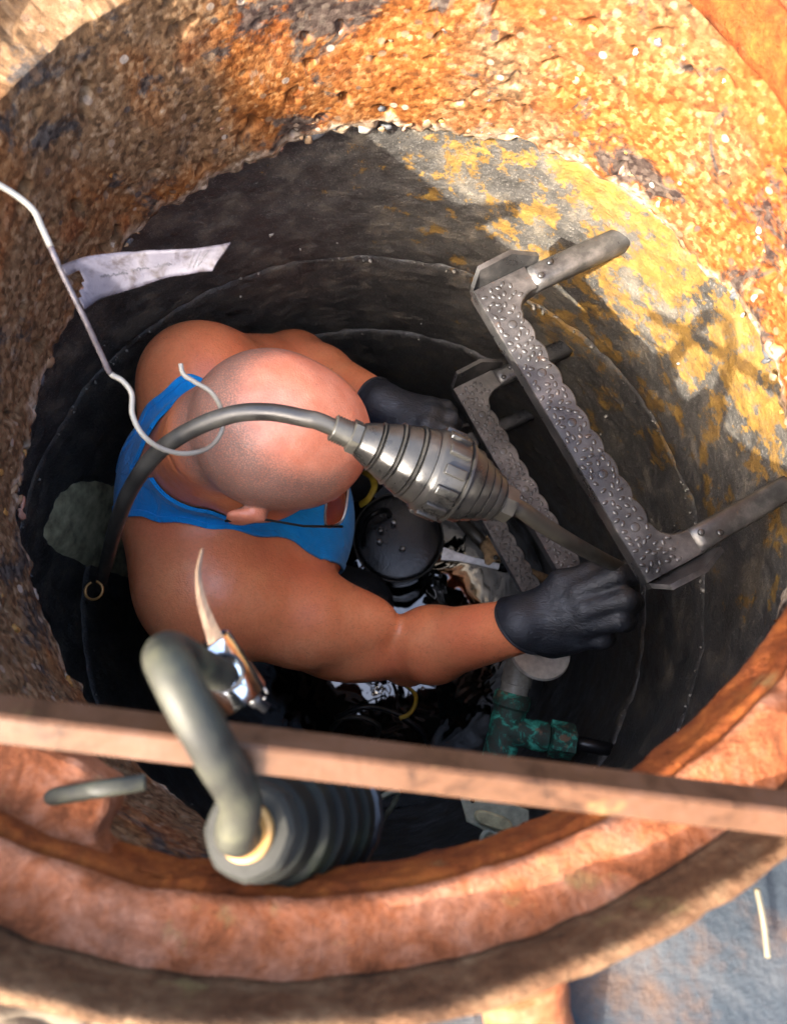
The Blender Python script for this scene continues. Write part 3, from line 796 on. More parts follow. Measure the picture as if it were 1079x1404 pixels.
def relax(V, F, it=2, lam=0.5):
    for _ in range(it):
        A = np.zeros_like(V); c = np.zeros(len(V))
        for i in range(F.shape[1]):
            a, b = F[:, i], F[:, (i + 1) % F.shape[1]]
            np.add.at(A, a, V[b]); np.add.at(c, a, 1); np.add.at(A, b, V[a]); np.add.at(c, b, 1)
        V = V + lam * (A / np.maximum(c, 1)[:, None] - V)
    return V
def clip_mesh(V, N, T, g):
    """keep g<=0 of a triangle mesh, cut exactly along g=0"""
    ins = g <= 0; k = ins[T].sum(1)
    full = T[k == 3]; part_ = T[(k > 0) & (k < 3)]
    V2, N2 = [V], [N]; new = {}; cnt = len(V); add_v, add_n, ft = [], [], []
    def cut(a, b):
        nonlocal cnt
        key = (a, b) if a < b else (b, a)
        if key not in new:
            t = g[key[0]] / (g[key[0]] - g[key[1]])
            add_v.append(V[key[0]] + (V[key[1]] - V[key[0]]) * t); add_n.append(N[key[0]] + (N[key[1]] - N[key[0]]) * t)
            new[key] = cnt; cnt += 1
        return new[key]
    for tri in part_.tolist():
        poly = []
        for i in range(3):
            a, b = tri[i], tri[(i + 1) % 3]
            if ins[a]: poly.append(a)
            if ins[a] != ins[b]: poly.append(cut(a, b))
        for i in range(1, len(poly) - 1): ft.append([poly[0], poly[i], poly[i + 1]])
    VV = np.concatenate([V, np.array(add_v).reshape(-1, 3)]); NN = np.concatenate([N, np.array(add_n).reshape(-1, 3)])
    FF = np.concatenate([full, np.array(ft, int).reshape(-1, 3)]) if len(ft) else full
    u, inv = np.unique(FF, return_inverse=True)
    return VV[u], NN[u], inv.reshape(-1, 3), u
def A3(*a): return np.array(a, float)
def nrm(v): v = np.array(v, float); return v / np.linalg.norm(v)

# ------------------------------------------------------------------ person, crouching in the shaft, seen from above
HO = P(386, 594, 0.735)                                   # middle of the skull
pit, yaw = R(40), R(-2)
HF = A3(math.cos(pit) * math.cos(yaw), math.cos(pit) * math.sin(yaw), -math.sin(pit))
HL = A3(-math.sin(yaw), math.cos(yaw), 0.0)
roll = R(-4); 
HU = np.cross(HF, HL); HL = nrm(HL * math.cos(roll) + HU * math.sin(roll)); HU = nrm(np.cross(HF, HL))
def hd(f, l, u): return HO + HF * f + HL * l + HU * u
HA = [HF, HL, HU]
shL, shR = P(278, 522, 0.885), P(285, 812, 0.945)
elL, wrL = P(405, 500, 1.06), P(512, 549, 0.955)
upR, elR, wrR = P(420, 848, 1.00), P(556, 893, 1.09), P(705, 860, 0.915)
nkB = P(262, 640, 0.90)
chest = P(330, 690, 1.06); belly = P(330, 705, 1.22); pel = P(300, 715, 1.42)
knL, knR = P(485, 640, 1.52), P(490, 830, 1.52)
ftL, ftR = P(420, 700, 2.05), P(430, 850, 2.05)
UZ = A3(0, 0, 1)
torso = [
    Ell(chest, (0.140, 0.165, 0.165), k=0.04, grp='t'),
    Ell(belly, (0.150, 0.160, 0.170), k=0.06, grp='t'),
    Ell(pel, (0.145, 0.165, 0.15), k=0.06, grp='t'),
    Ell(P(258, 690, 0.985), (0.085, 0.125, 0.115), k=0.05, grp='t'),      # upper back
    Ell(P(408, 720, 1.06), (0.075, 0.105, 0.10), k=0.05, grp='t'),        # breast
    Cone(nkB + A3(0, 0, -0.02), shR + A3(0.0, 0.055, -0.005), 0.060, 0.062, k=0.05, grp='t'),
    Cone(nkB + A3(0, 0, -0.02), shL + A3(0.0, -0.03, -0.005), 0.055, 0.055, k=0.05, grp='t'),
]
neckp = [Cone(hd(-0.045, 0, -0.05), nkB, 0.057, 0.063, k=0.03, grp='n'), Cone(hd(0.0, 0, -0.09), P(310, 655, 0.93), 0.050, 0.056, k=0.03, grp='n')]
arms = [
    Ell(shR + A3(0.0, 0.0, 0.0), (0.088, 0.080, 0.088), k=0.055, grp='a'),
    Cone(shR + A3(0.015, -0.004, -0.01), upR, 0.073, 0.063, k=0.045, grp='a'),
    Cone(upR, elR, 0.061, 0.043, k=0.030, grp='a'),
    Ell((upR * 0.55 + elR * 0.45) + A3(0.0, 0.018, 0.030), (0.060, 0.036, 0.032), k=0.03, grp='a'),      # biceps
    Ell((upR * 0.6 + elR * 0.4) + A3(0.0, -0.036, -0.012), (0.062, 0.030, 0.036), k=0.03, grp='a'),      # triceps
    Ell(elR + A3(0.004, -0.024, -0.012), (0.030, 0.026, 0.028), k=0.016, grp='a'),                        # elbow point
    Cone(elR + (wrR - elR) * 0.02, elR + (wrR - elR) * 0.28, 0.043, 0.0505, k=0.012, grp='a'),
    Ell(elR + (wrR - elR) * 0.27 + A3(-0.004, 0.016, 0.014), (0.045, 0.030, 0.030), k=0.02, grp='a'),     # forearm muscle
    Cone(elR + (wrR - elR) * 0.28, wrR, 0.0490, 0.034, k=0.02, grp='a'),
    Ell(shL, (0.074, 0.068, 0.074), k=0.05, grp='a'),
    Cone(shL, elL, 0.060, 0.046, k=0.04, grp='a'),
    Cone(elL, elL + (wrL - elL) * 0.35, 0.046, 0.043, k=0.03, grp='a'),
    Cone(elL + (wrL - elL) * 0.35, wrL, 0.043, 0.031, k=0.02, grp='a'),
]
hips = A3(0, 0.085, 0)
legs = []
for kn, ft, s in ((knL, ftL, 1), (knR, ftR, -1)):
    legs += [Cone(pel + hips * s + A3(0, 0, -0.03), kn, 0.088, 0.062, k=0.05, grp='l'), Cone(kn, ft + A3(0, 0, 0.06), 0.060, 0.042, k=0.03, grp='l'),
             Cone(ft + A3(-0.03, 0, 0.035), ft + A3(0.14, 0.01 * s, 0.02), 0.042, 0.034, k=0.03, grp='l')]
head = [
    Ell(hd(-0.002, 0, 0), (0.092, 0.0785, 0.084), HA, k=0.0, grp='h'),
    Ell(hd(-0.022, 0, 0.006), (0.070, 0.075, 0.076), HA, k=0.02, grp='h'),
    Ell(hd(0.030, 0, 0.002), (0.060, 0.065, 0.068), HA, k=0.025, grp='h'),
    Ell(hd(0.045, 0, -0.065), (0.048, 0.058, 0.075), HA, k=0.03, grp='h'),       # face
    Ell(hd(0.055, 0, -0.125), (0.035, 0.042, 0.030), HA, k=0.03, grp='h'),       # jaw and chin
    Ell(hd(0.030, 0.045, -0.095), (0.040, 0.022, 0.040), HA, k=0.025, grp='h'),
    Ell(hd(0.030, -0.045, -0.095), (0.040, 0.022, 0.040), HA, k=0.025, grp='h'),
    Ell(hd(0.082, 0, -0.022), (0.016, 0.050, 0.012), HA, k=0.018, grp='h'),      # brow
    Cone(hd(0.088, 0, -0.035), hd(0.112, 0, -0.072), 0.009, 0.014, k=0.010, grp='h'),   # nose
    Ell(hd(0.097, 0.014, -0.075), (0.010, 0.009, 0.008), HA, k=0.008, grp='h'),
    Ell(hd(0.097, -0.014, -0.075), (0.010, 0.009, 0.008), HA, k=0.008, grp='h'),
    Ell(hd(0.084, 0, -0.099), (0.010, 0.024, 0.006), HA, k=0.008, grp='h'),      # lips
    Ell(hd(0.082, 0, -0.110), (0.010, 0.021, 0.006), HA, k=0.008, grp='h'),
    Ell(hd(0.086, 0.031, -0.042), (0.014, 0.017, 0.012), HA, k=0.008, grp='h', sub=True),
    Ell(hd(0.086, -0.031, -0.042), (0.014, 0.017, 0.012), HA, k=0.008, grp='h', sub=True),
]
for s in (-1, 1):                                         # ears
    head += [Ell(hd(-0.012, s * 0.082, -0.045), (0.016, 0.008, 0.029), [nrm(HF + 0.5 * s * HL), HL, HU], k=0.006, grp='h'),
             Ell(hd(-0.016, s * 0.087, -0.036), (0.016, 0.007, 0.018), [nrm(HF - 0.9 * s * HL), HL, HU], k=0.006, grp='h'),
             Ell(hd(-0.003, s * 0.094, -0.043), (0.009, 0.006, 0.016), HA, k=0.006, grp='h', sub=True)]
for zc_, rr_ in ((-0.072, 0.0045), (-0.088, 0.004)):     # folds at the nape
    for a_, b_ in (((-0.088, -0.040), (-0.103, 0.0)), ((-0.103, 0.0), (-0.088, 0.040))):
        neckp.append(Cone(hd(a_[0], a_[1], zc_), hd(b_[0], b_[1], zc_), rr_, rr_, k=0.010, grp='n', sub=True))
allp = torso + neckp + arms + legs + head
VB, FB = grow(allp, 0.0034)
VB = relax(VB, FB, 2)
body = mesh_obj('person', VB, FB, MT['skin'])
tag(body, 'bald man in blue tank top and black gloves crouching in the shaft, head bent down', 'person')
# hair and scalp colouring
rel = VB - HO
hf, hl, hu = rel @ HF, rel @ HL, rel @ HU
isH = np.clip((0.02 - sdf(head, VB)) / 0.02, 0, 1) * np.clip((hu + 0.075) / 0.02, 0, 1)
scalp = isH * np.clip(1.0 - (hf - 0.085) / 0.03, 0, 1)
hc = nrm(HU * 0.93 + HF * 0.05); dirn = rel / (np.linalg.norm(rel, axis=1, keepdims=True) + 1e-9)
ang = np.degrees(np.arccos(np.clip(dirn @ hc, -1, 1)))
stub = np.clip((ang - 36 - 10 * np.clip(-hf / 0.08, -0.6, 1.6)) / 20, 0, 1) * np.clip((hu + 0.070) / 0.03, 0, 1) * np.clip((0.062 - hf) / 0.03, 0, 1) * isH
stub = np.maximum(stub, 0.22 * isH * np.clip((0.075 - hf) / 0.03, 0, 1))
earm = np.clip((np.abs(hl) - 0.079) / 0.003, 0, 1) * (hf < 0.02) * (hf > -0.045) * (hu < -0.012)
stub *= (1 - earm)
for nm, d in (('scalp', scalp), ('stubble', stub)):
    at_ = body.data.attributes.new(nm, 'FLOAT', 'POINT'); at_.data.foreach_set('value', d.astype(np.float32))
for s in (-1, 1):
    e_ = sub('eye', blob(hd(0.076, s * 0.031, -0.042), 0.0115, 0, 0.0, 3), MT['eye'], body)
# ---- tank top, cut from the body's own surface
TB = np.concatenate([FB[:, [0, 1, 2]], FB[:, [0, 2, 3]]])
NB = vnormals(VB, FB)
def polyw(Q, pts):
    """signed distance in plan to a polyline with a half-width at each point"""
    d = np.full(len(Q), 9.0)
    for (a, wa), (b, wb) in zip(pts[:-1], pts[1:]):
        a, b = np.array(a)[:2], np.array(b)[:2]; ab = b - a; t = np.clip(((Q[:, :2] - a) @ ab) / (ab @ ab + 1e-12), 0, 1)
        d = smin(d, np.linalg.norm(Q[:, :2] - a - t[:, None] * ab, axis=1) - (wa + (wb - wa) * t), 0.012)
    return d
H1 = 0.93
strapL = [(P(315, 560, 0.835), 0.015), (P(268, 548, 0.835), 0.0165), (P(222, 580, 0.845), 0.0175), (P(190, 622, 0.87), 0.0185), (P(170, 662, 0.93), 0.024)]
strapR = [(P(150, 668, H1 + 0.03), 0.030), (P(195, 685, H1 - 0.02), 0.024), (P(240, 702, H1 - 0.03), 0.0175), (P(300, 712, H1 - 0.03), 0.0165), (P(360, 721, H1), 0.018), (P(410, 722, H1 + 0.05), 0.022), (P(450, 735, 1.03), 0.040), (P(480, 735, 1.08), 0.060)]
strapF = [(P(315, 560, 0.835), 0.014), (P(385, 590, 1.0), 0.022), (P(450, 600, 1.05), 0.05), (P(480, 700, 1.08), 0.06)]
dT = sdf(torso + neckp[:1], VB); dA = sdf(arms, VB); dH = sdf(head + [Cone(hd(-0.045, 0, -0.05), hd(-0.045, 0, -0.05) * 0.6 + nkB * 0.4, 0.057, 0.060)], VB); dL = sdf(legs, VB)
zz = VB[:, 2]
low = (zz - (ZC - 1.12)) * 1.0                               # everything on the trunk below the armpits
g = np.minimum(np.minimum(polyw(VB, strapL), polyw(VB, strapR)), np.minimum(polyw(VB, strapF), low))
g = np.maximum(g, 0.006 - dH)                               # not on head or neck
g = np.where(zz < ZC - 0.98, np.maximum(g, 0.012 - dA), g)   # arms stay bare
g = np.maximum(g, (ZC - 1.36) - zz)                         # hem
def cloth(name, g, off, mat, par, th=0.003):
    V, N, T, _ = clip_mesh(VB, NB, TB, g)
    o = mesh_obj(name, V + N * off, T, mat, par)
    m = o.modifiers.new('thick', 'SOLIDIFY'); m.thickness = th; m.offset = -1
    return o
tank = cloth('tank_top', g, 0.0045, MT['cloth'], body)
def pieces(T, nv):
    lab = np.arange(nv)
    while True:
        m = lab[T].min(1); new = lab.copy()
        for i in range(3): np.minimum.at(new, T[:, i], m)
        new = new[new]
        if (new == lab).all(): return lab
        lab = new
tV, tN, tT, _ = clip_mesh(VB, NB, TB, np.maximum(g, -(g + 0.0075)))
tl_ = pieces(tT, len(tV))
for c_ in np.unique(tl_):
    f_ = tT[tl_[tT[:, 0]] == c_]
    if len(f_) < 120: continue
    u_, inv_ = np.unique(f_, return_inverse=True)
    o_ = mesh_obj('edge_binding', tV[u_] + tN[u_] * 0.0062, inv_.reshape(-1, 3), MT['cloth'], tank)
    m_ = o_.modifiers.new('thick', 'SOLIDIFY'); m_.thickness = 0.002; m_.offset = -1
gt = np.maximum(zz - (ZC - 1.345), -9)
gt = np.maximum(gt, -(dA - 0.015))
cloth('trousers', np.maximum(gt, (ZC - 2.00) - zz), 0.006, MT['trouser'], body)

# ---- fine hair on the arms
hm_ = (dA < 0.004) & (dT > 0.03) & (zz > ZC - 1.25)
hi = np.where(hm_)[0]; rh = np.random.default_rng(4); hi = rh.choice(hi, min(5200, len(hi)), replace=False)
HV, HFc = [], []
dirR, dirL = nrm(wrR - elR), nrm(wrL - elL)
for q in hi:
    p, n_ = VB[q], NB[q]; dr = dirR if p[1] < 0.12 else dirL
    t_ = nrm(dr + 0.55 * n_ + 0.5 * rh.normal(size=3)); sd2 = nrm(np.cross(t_, n_ + 1e-3)) * 0.00011
    L_ = rh.uniform(0.004, 0.010) * (1.0 if np.linalg.norm(p - elR) < 0.26 else 0.6); b_ = len(HV)
    HV += [p - sd2, p + sd2, p + t_ * L_ * 0.6 + n_ * 0.0008 + sd2 * 0.6, p + t_ * L_ * 0.6 + n_ * 0.0008 - sd2 * 0.6, p + t_ * L_]
    HFc += [[b_, b_ + 1, b_ + 2, b_ + 3], [b_ + 3, b_ + 2, b_ + 4]]
tag(sub('arm_hair', (HV, HFc), MT['hair'], body), kind='stuff')

# ---- gloves
def glove(prims, h=0.0019):
    V, F = grow(prims, h); V = relax(V, F, 2); return V, F
# right hand: a fist closing on the cable, back of the hand up
def finger(pts, r0, r1, k=0.0065):
    return [Cone(pts[i], pts[i + 1], r0 + (r1 - r0) * i / (len(pts) - 1), r0 + (r1 - r0) * (i + 1) / (len(pts) - 1), k=k) for i in range(len(pts) - 1)]
fd = nrm(wrR - elR)
kx = [P(793, 812, 0.862), P(803, 836, 0.858), P(800, 858, 0.868), P(788, 876, 0.885)]
gl = [Cone(wrR - fd * 0.012, wrR + fd * 0.012, 0.0400, 0.037, k=0.01)]
pc = (wrR + sum(kx) / 4) / 2
for q in kx: gl.append(Cone(wrR + (q - wrR) * 0.15 + A3(0, 0, -0.004), q + A3(0, 0, -0.010), 0.024, 0.0165, k=0.014))
gl.append(Ell(pc + A3(0.005, 0, -0.018), (0.042, 0.040, 0.024), k=0.02))
gl += finger([kx[0] + A3(0, 0, -0.006), P(842, 790, 0.850), P(866, 787, 0.870), P(858, 792, 0.89)], 0.0145, 0.0115)
gl += finger([kx[1] + A3(0, 0, -0.006), P(856, 822, 0.848), P(866, 826, 0.885), P(835, 822, 0.905)], 0.0148, 0.0120)
gl += finger([kx[2] + A3(0, 0, -0.006), P(848, 850, 0.858), P(856, 852, 0.895), P(825, 845, 0.915)], 0.0142, 0.0115)
gl += finger([kx[3] + A3(0, 0, -0.006), P(822, 876, 0.880), P(830, 874, 0.910), P(805, 862, 0.925)], 0.0130, 0.0105)
gl += finger([P(735, 835, 0.90), P(770, 800, 0.882), P(808, 788, 0.872), P(842, 782, 0.880)], 0.0185, 0.0115, 0.008)
def cut_glove(vf, p, n):
    V, F = vf; T = np.concatenate([F[:, [0, 1, 2]], F[:, [0, 2, 3]]]); N = vnormals(V, F)
    V, N, T, _ = clip_mesh(V, N, T, -((V - p) @ nrm(n)))
    return V, T
nR = nrm(fd + 0.45 * A3(0, 1, 0)); pR = P(712, 856, 0.905)
gR = sub('glove', cut_glove(glove(gl), pR, nR), MT['glove'], body)
axr = wrR + fd * (((pR - wrR) @ nR) / (fd @ nR))
e1 = nrm(np.cross(nR, UZ)); e2 = np.cross(nR, e1)
ct = [axr + 0.0385 * math.cos(t) * e1 + 0.0385 * math.sin(t) * e2 for t in np.linspace(0, 2 * math.pi, 40)]
sub('cuff', tube(ct, 0.0018, 8, False), MT['glove'], gR)
# left hand: resting in a loose fist behind the plug
fdl = nrm(wrL - elL)
kl = [P(566, 596, 0.925), P(585, 580, 0.915), P(592, 566, 0.92), P(590, 555, 0.93)]
gl = [Cone(wrL - fdl * 0.006, wrL + fdl * 0.012, 0.033, 0.031, k=0.01)]
for q in kl: gl.append(Cone(wrL + (q - wrL) * 0.2, q + A3(0, 0, -0.008), 0.019, 0.0135, k=0.012))
ends = [(P(598, 612, 0.935), P(606, 618, 0.97), P(588, 610, 0.99)), (P(612, 592, 0.93), P(618, 600, 0.965), P(600, 595, 0.99)), (P(616, 574, 0.935), P(622, 582, 0.97), P(602, 578, 0.99)), (P(610, 560, 0.945), P(616, 566, 0.975), P(600, 566, 0.99))]
for q, e in zip(kl, ends): gl += finger([q + A3(0, 0, -0.006), *e], 0.0120, 0.0098)
gl += finger([P(530, 575, 0.95), P(556, 604, 0.945), P(580, 620, 0.955), P(598, 622, 0.965)], 0.014, 0.010, 0.008)
pL = wrL + fdl * 0.002
gL = sub('glove', cut_glove(glove(gl), pL, fdl), MT['glove'], body)
ct = [pL + 0.0325 * (math.cos(t) * nrm(np.cross(fdl, UZ)) + math.sin(t) * nrm(np.cross(fdl, np.cross(fdl, UZ)))) for t in np.linspace(0, 2 * math.pi, 40)]
sub('cuff', tube(ct, 0.0016, 8, False), MT['glove'], gL)

# ---- glasses
HO_ = HO; HO = HO + HU * 0.006
gls = thing('eyeglasses', 'thin dark metal eyeglasses worn by the bald man', 'glasses', hd(0.1, 0, -0.045))
for s in (-1, 1):
    part('temple', tube([hd(0.104, s * 0.077, -0.040), hd(0.05, s * 0.086, -0.036), hd(0.0, s * 0.0885, -0.030), hd(-0.022, s * 0.090, -0.040), hd(-0.032, s * 0.089, -0.058)], [0.0017, 0.0014, 0.0013, 0.0015, 0.0015], 8), MT['blacksteel'], gls)
    lp = []
    for t in np.linspace(0, 2 * math.pi, 44):
        cx = math.copysign(abs(math.cos(t)) ** 0.55, math.cos(t)); cy = math.copysign(abs(math.sin(t)) ** 0.6, math.sin(t))
        lp.append(hd(0.108 - 0.008 * abs(s * 0.040 + cx * 0.034) / 0.07, s * 0.041 + cx * 0.034, -0.050 + cy * 0.021))
    part('lens_rim', tube(lp, 0.0016, 8, False), MT['steel'], gls)
    part('lens', ([x for x in lp[:-1]], [list(range(len(lp) - 1))]), MT['lens'], gls)
part('bridge', tube(spline([hd(0.108, 0.008, -0.045), hd(0.113, 0, -0.041), hd(0.108, -0.008, -0.045)], 5), 0.0016, 8), MT['steel'], gls)
HO = HO_

# ------------------------------------------------------------------ big cable plug over the man's head, its hose and its cable
def ringsteps(segs, wig=0.0006):
    """segs: (s0, s1, r0, r1) -> profile with small shoulders"""
    out = []
    for (a, b, r0, r1) in segs:
        out += [(a, r0 - 0.0030), (a + 0.0006, r0 - 0.0006), (a + 0.0014, r0), (b - 0.0014, r1), (b - 0.0006, r1 - 0.0006), (b, r1 - 0.0030)]
    return out
def make_plug(root, A, B, sc, mats, nut_r=0.0145, back=True):
    A = Vector(A); B = Vector(B); d = (B - A).normalized()
    def at_(s): return A + d * (s * sc)
    rk = 1.13
    def lz(segs, seg=56): return lathe([(a * sc, r * sc * rk) for a, r in ringsteps([(a, b, r0, r1) for a, b, r0, r1 in segs])], A, B, seg)
    thr = []
    for k in range(7):
        s0 = 0.0 + k * 0.0024; thr += [(s0 * sc, 0.0102 * sc), ((s0 + 0.0012) * sc, 0.0115 * sc)]
    thr += [(0.0165 * sc, 0.0102 * sc)]
    gland = part('gland_thread', lathe(thr, A, B, 40), mats[0], root)
    nt_ = part('gland_nut', lathe([(0.0150 * sc, 0.0125 * sc), (0.0158 * sc, nut_r * sc), (0.0225 * sc, nut_r * sc), (0.0232 * sc, 0.013 * sc)], A, B, 48, True, hexfac(48)), mats[0], root, True, 30)
    part('stepped_sleeve', lz([(0.0230, 0.0375, 0.0128, 0.0172), (0.0375, 0.0400, 0.0185, 0.0188), (0.0400, 0.0530, 0.0188, 0.0222), (0.0530, 0.0558, 0.0238, 0.0242), (0.0558, 0.0690, 0.0238, 0.0268), (0.0690, 0.0720, 0.0282, 0.0285), (0.0720, 0.0830, 0.0282, 0.0295)]), mats[1], root, True, 40)
    col = part('locking_collar', lathe([(a * sc, r * sc * rk) for a, r in [(0.0825, 0.0290), (0.0850, 0.0310), (0.0870, 0.0322), (0.1095, 0.0322), (0.1105, 0.0305), (0.1115, 0.0335), (0.1135, 0.0335), (0.1145, 0.0300)]], A, B, 72), mats[1], root, True, 40)
    x, y, _ = frame_of(d)
    for k in range(13):
        an = 2 * math.pi * k / 13; rad = (x * math.cos(an) + y * math.sin(an)); tan = d.cross(rad)
        b_ = part('grip_rib', box(at_(0.0985) + rad * (0.0325 * sc * rk), d, tan, rad, 0.0190 * sc, 0.0085 * sc, 0.0062 * sc), mats[1], root, True)
        bevel(b_, 0.0012 * sc, 3)
    part('front_sleeve', lz([(0.1142, 0.1270, 0.0300, 0.0292), (0.1270, 0.1370, 0.0265, 0.0250), (0.1370, 0.1460, 0.0228, 0.0215), (0.1460, 0.1540, 0.0192, 0.0188), (0.1540, 0.1570, 0.0165, 0.0165)]), mats[1], root, True, 40)
    part('end_nut', lathe([(0.1565 * sc, 0.0155 * sc), (0.1572 * sc, 0.0172 * sc), (0.1690 * sc, 0.0168 * sc), (0.1700 * sc, 0.0120 * sc)], A, B, 48, True, hexfac(48, 8)), mats[0], root, True, 30)
    return at_
PA, PB = P(456, 586, 0.565), P(700, 693, 0.625)
plug = thing('cable_plug', 'big dark ribbed cable plug with stepped sleeves lying over the bald head', 'plug', PA)
L0 = np.linalg.norm(PB - PA)
make_plug(plug, PA, PB, L0 / 0.170, (MT['rubber'], MT['gun']))
ah = nrm(PB - PA)
hp = [PA + ah * 0.01, PA - ah * 0.012, P(420, 574, 0.560), P(370, 565, 0.560), P(320, 568, 0.562), P(265, 588, 0.572), P(215, 622, 0.592), P(180, 670, 0.63), P(160, 720, 0.70), P(148, 765, 0.80), P(140, 800, 0.93), P(150, 815, 1.1), P(180, 830, 1.45), P(250, 830, 1.9)]
hose = mesh_obj('black_hose', *tube(spline(hp, 12), 0.0072, 18), MT['rubber'])
tag(hose, 'thick black rubber hose arching over the bald head from plug down the wall', 'hose')
rc = np.array(spline(hp, 12)[12 * 9 + 8]); rd = nrm(np.array(spline(hp, 12)[12 * 9 + 10]) - np.array(spline(hp, 12)[12 * 9 + 6]))
rx = nrm(np.cross(rd, A3(0, 1, 0))); ry = np.cross(rd, rx)
rc2 = P(131, 810, 0.86)
rpts = [rc2 + 0.0105 * (A3(1, 0, 0) * math.cos(t) + A3(0, 1, 0) * math.sin(t)) + A3(0, 0, 0.0008) * t for t in np.linspace(R(115), R(115 + 320), 40)]
rg = mesh_obj('brass_ring', *tube(rpts, 0.0016, 10), MT['brass']); tag(rg, 'small open brass split ring at the lower end of the black hose', 'ring')
cp = [PB - ah * 0.006, PB + ah * 0.012, P(738, 716, 0.650), P(780, 742, 0.70), P(820, 764, 0.785), P(848, 778, 0.862), P(866, 792, 0.90), P(862, 830, 0.98), P(820, 870, 1.15), P(720, 900, 1.45), P(640, 880, 1.75)]
cb = mesh_obj('plug_cable', *tube(spline(cp, 10), [0.0078] * 45 + [0.0078] * (10 * 10 + 1 - 45), 16), MT['rubber'])
tag(cb, 'olive black cable running from plug tip into the gloved right hand', 'cable')

# ------------------------------------------------------------------ white wire hook with its paper tag
wp = [P(-60, 222, 0.43), P(-20, 243, 0.44), P(20, 266, 0.45), P(46, 288, 0.455), P(58, 312, 0.46), P(85, 372, 0.47), P(118, 440, 0.49), P(142, 492, 0.515), P(152, 512, 0.525), P(168, 522, 0.53), P(181, 540, 0.535), P(182, 568, 0.538), P(196, 596, 0.542), P(222, 615, 0.555), P(255, 622, 0.572), P(286, 614, 0.590), P(304, 592, 0.597), P(304, 562, 0.590), P(290, 538, 0.580), P(268, 524, 0.572), P(252, 513, 0.568), P(248, 499, 0.566)]
ws = spline(wp, 8)
wk = thing('wire_hook', 'bent cream wire hook hanging from the left with a loop round the hose', 'wire hook', wp[0])
n1, n2 = 8 * 4 + 4, 8 * 8
part('clean_wire', tube(ws[:n1 + 1], 0.0024, 12), MT['wire'], wk)
part('muddy_wire', tube(ws[n1:n2 + 1], 0.0021, 12), MT['wiremud'], wk)
part('hook_wire', tube(ws[n2:], 0.0021, 12), MT['wire'], wk)
def tag_mesh():
    top = [P(84, 364, 0.466), P(120, 353, 0.470), P(170, 347, 0.474), P(220, 343, 0.470), P(265, 340, 0.468), P(317, 331, 0.466)]
    bot = [P(116, 424, 0.482), P(140, 407, 0.486), P(180, 395, 0.488), P(225, 382, 0.486), P(262, 376, 0.482), P(292, 372, 0.478)]
    T = spline(top, 8); B = spline(bot, 8); V, F = [], []; m = 8
    for i, (t, b) in enumerate(zip(T, B)):
        for k in range(m + 1):
            q = t + (b - t) * k / m
            u = i / (len(T) - 1)
            if i == 0: q = q + (ws[40 + k] - q) * 0.3 if False else q
            V.append(q + A3(0, 0, 1) * (0.0012 * math.sin(k / m * 3.1 + 5 * u) + 0.0012 * mn.noise(Vector(q) * 90)))
    for i in range(len(T) - 1):
        for k in range(m): F.append([i * (m + 1) + k, (i + 1) * (m + 1) + k, (i + 1) * (m + 1) + k + 1, i * (m + 1) + k + 1])
    # torn notch beside the wire
    F = [f for f in F if not (f[0] // (m + 1) < 5 and 2 <= f[0] % (m + 1) <= 5 - f[0] // (m + 1) // 2)]
    return V, F
tv, tf = tag_mesh()
tg = mesh_obj('paper_tag', tv, tf, MT['paper']); m_ = tg.modifiers.new('thick', 'SOLIDIFY'); m_.thickness = 0.0006
tag(tg, 'torn dirty white paper tag fixed to the wire hook', 'tag')
def tagpt(u, v):                                            # a point on the tag's face
    i = u * 40; i0 = min(int(i), 39); k = min(v * 8, 7.999); k0 = int(k)
    a = np.array(tv[i0 * 9 + k0]); b = np.array(tv[(i0 + 1) * 9 + k0]); c = np.array(tv[i0 * 9 + k0 + 1])
    return a + (b - a) * (i - i0) + (c - a) * (k - k0) + A3(0, 0, 0.0006)
rs = random.Random(3)
ink = []
def scrib(u0, u1, v, amp, n):
    ink.append(tube([tagpt(u0 + (u1 - u0) * q / n, v + amp * rs.uniform(-1, 1)) for q in range(n + 1)], 0.00048, 5))
scrib(0.24, 0.40, 0.55, 0.05, 30)
scrib(0.43, 0.52, 0.52, 0.05, 18)
scrib(0.55, 0.66, 0.50, 0.05, 20)
for u in (0.78, 0.815, 0.85):
    ink.append(tube([tagpt(u + 0.03 * (1 - q / 14) + rs.uniform(-0.004, 0.004), 0.16 + 0.62 * q / 14) for q in range(15)], 0.00042, 5))
ik = sub('faded_writing', join(*ink), MT['ink'], tg); tag(ik, kind='stuff')

# ------------------------------------------------------------------ hanging hose loop with second plug, in the foreground
NA = P(338, 1140, 0.338); NB2 = P(440, 1118, 0.450); an2 = nrm(NB2 - NA)
hang = thing('hanging_plug', 'grey green hose loop slung over the bar into a ribbed black plug', 'plug', NA)
def hz(segs, mat, name, sharp=40, poly=None, seg=60): return part(name, lathe(segs, NA, NB2, seg, True, poly), mat, hang, True, sharp)
hz([(0.000, 0.0125), (0.0004, 0.0185), (0.003, 0.0208), (0.013, 0.0212), (0.0135, 0.014)], MT['nut'], 'clamp_nut', 30, [1 + (q - 1) * 0.55 for q in hexfac(60, 8)])
hz([(-0.0030, 0.0084), (-0.0036, 0.0105), (-0.0026, 0.0122), (0.0006, 0.0126), (0.001, 0.0088)], MT['brass'], 'brass_ring')
hz([(0.013, 0.019), (0.016, 0.0225), (0.030, 0.0240), (0.031, 0.0225)], MT['algae'], 'sleeve')
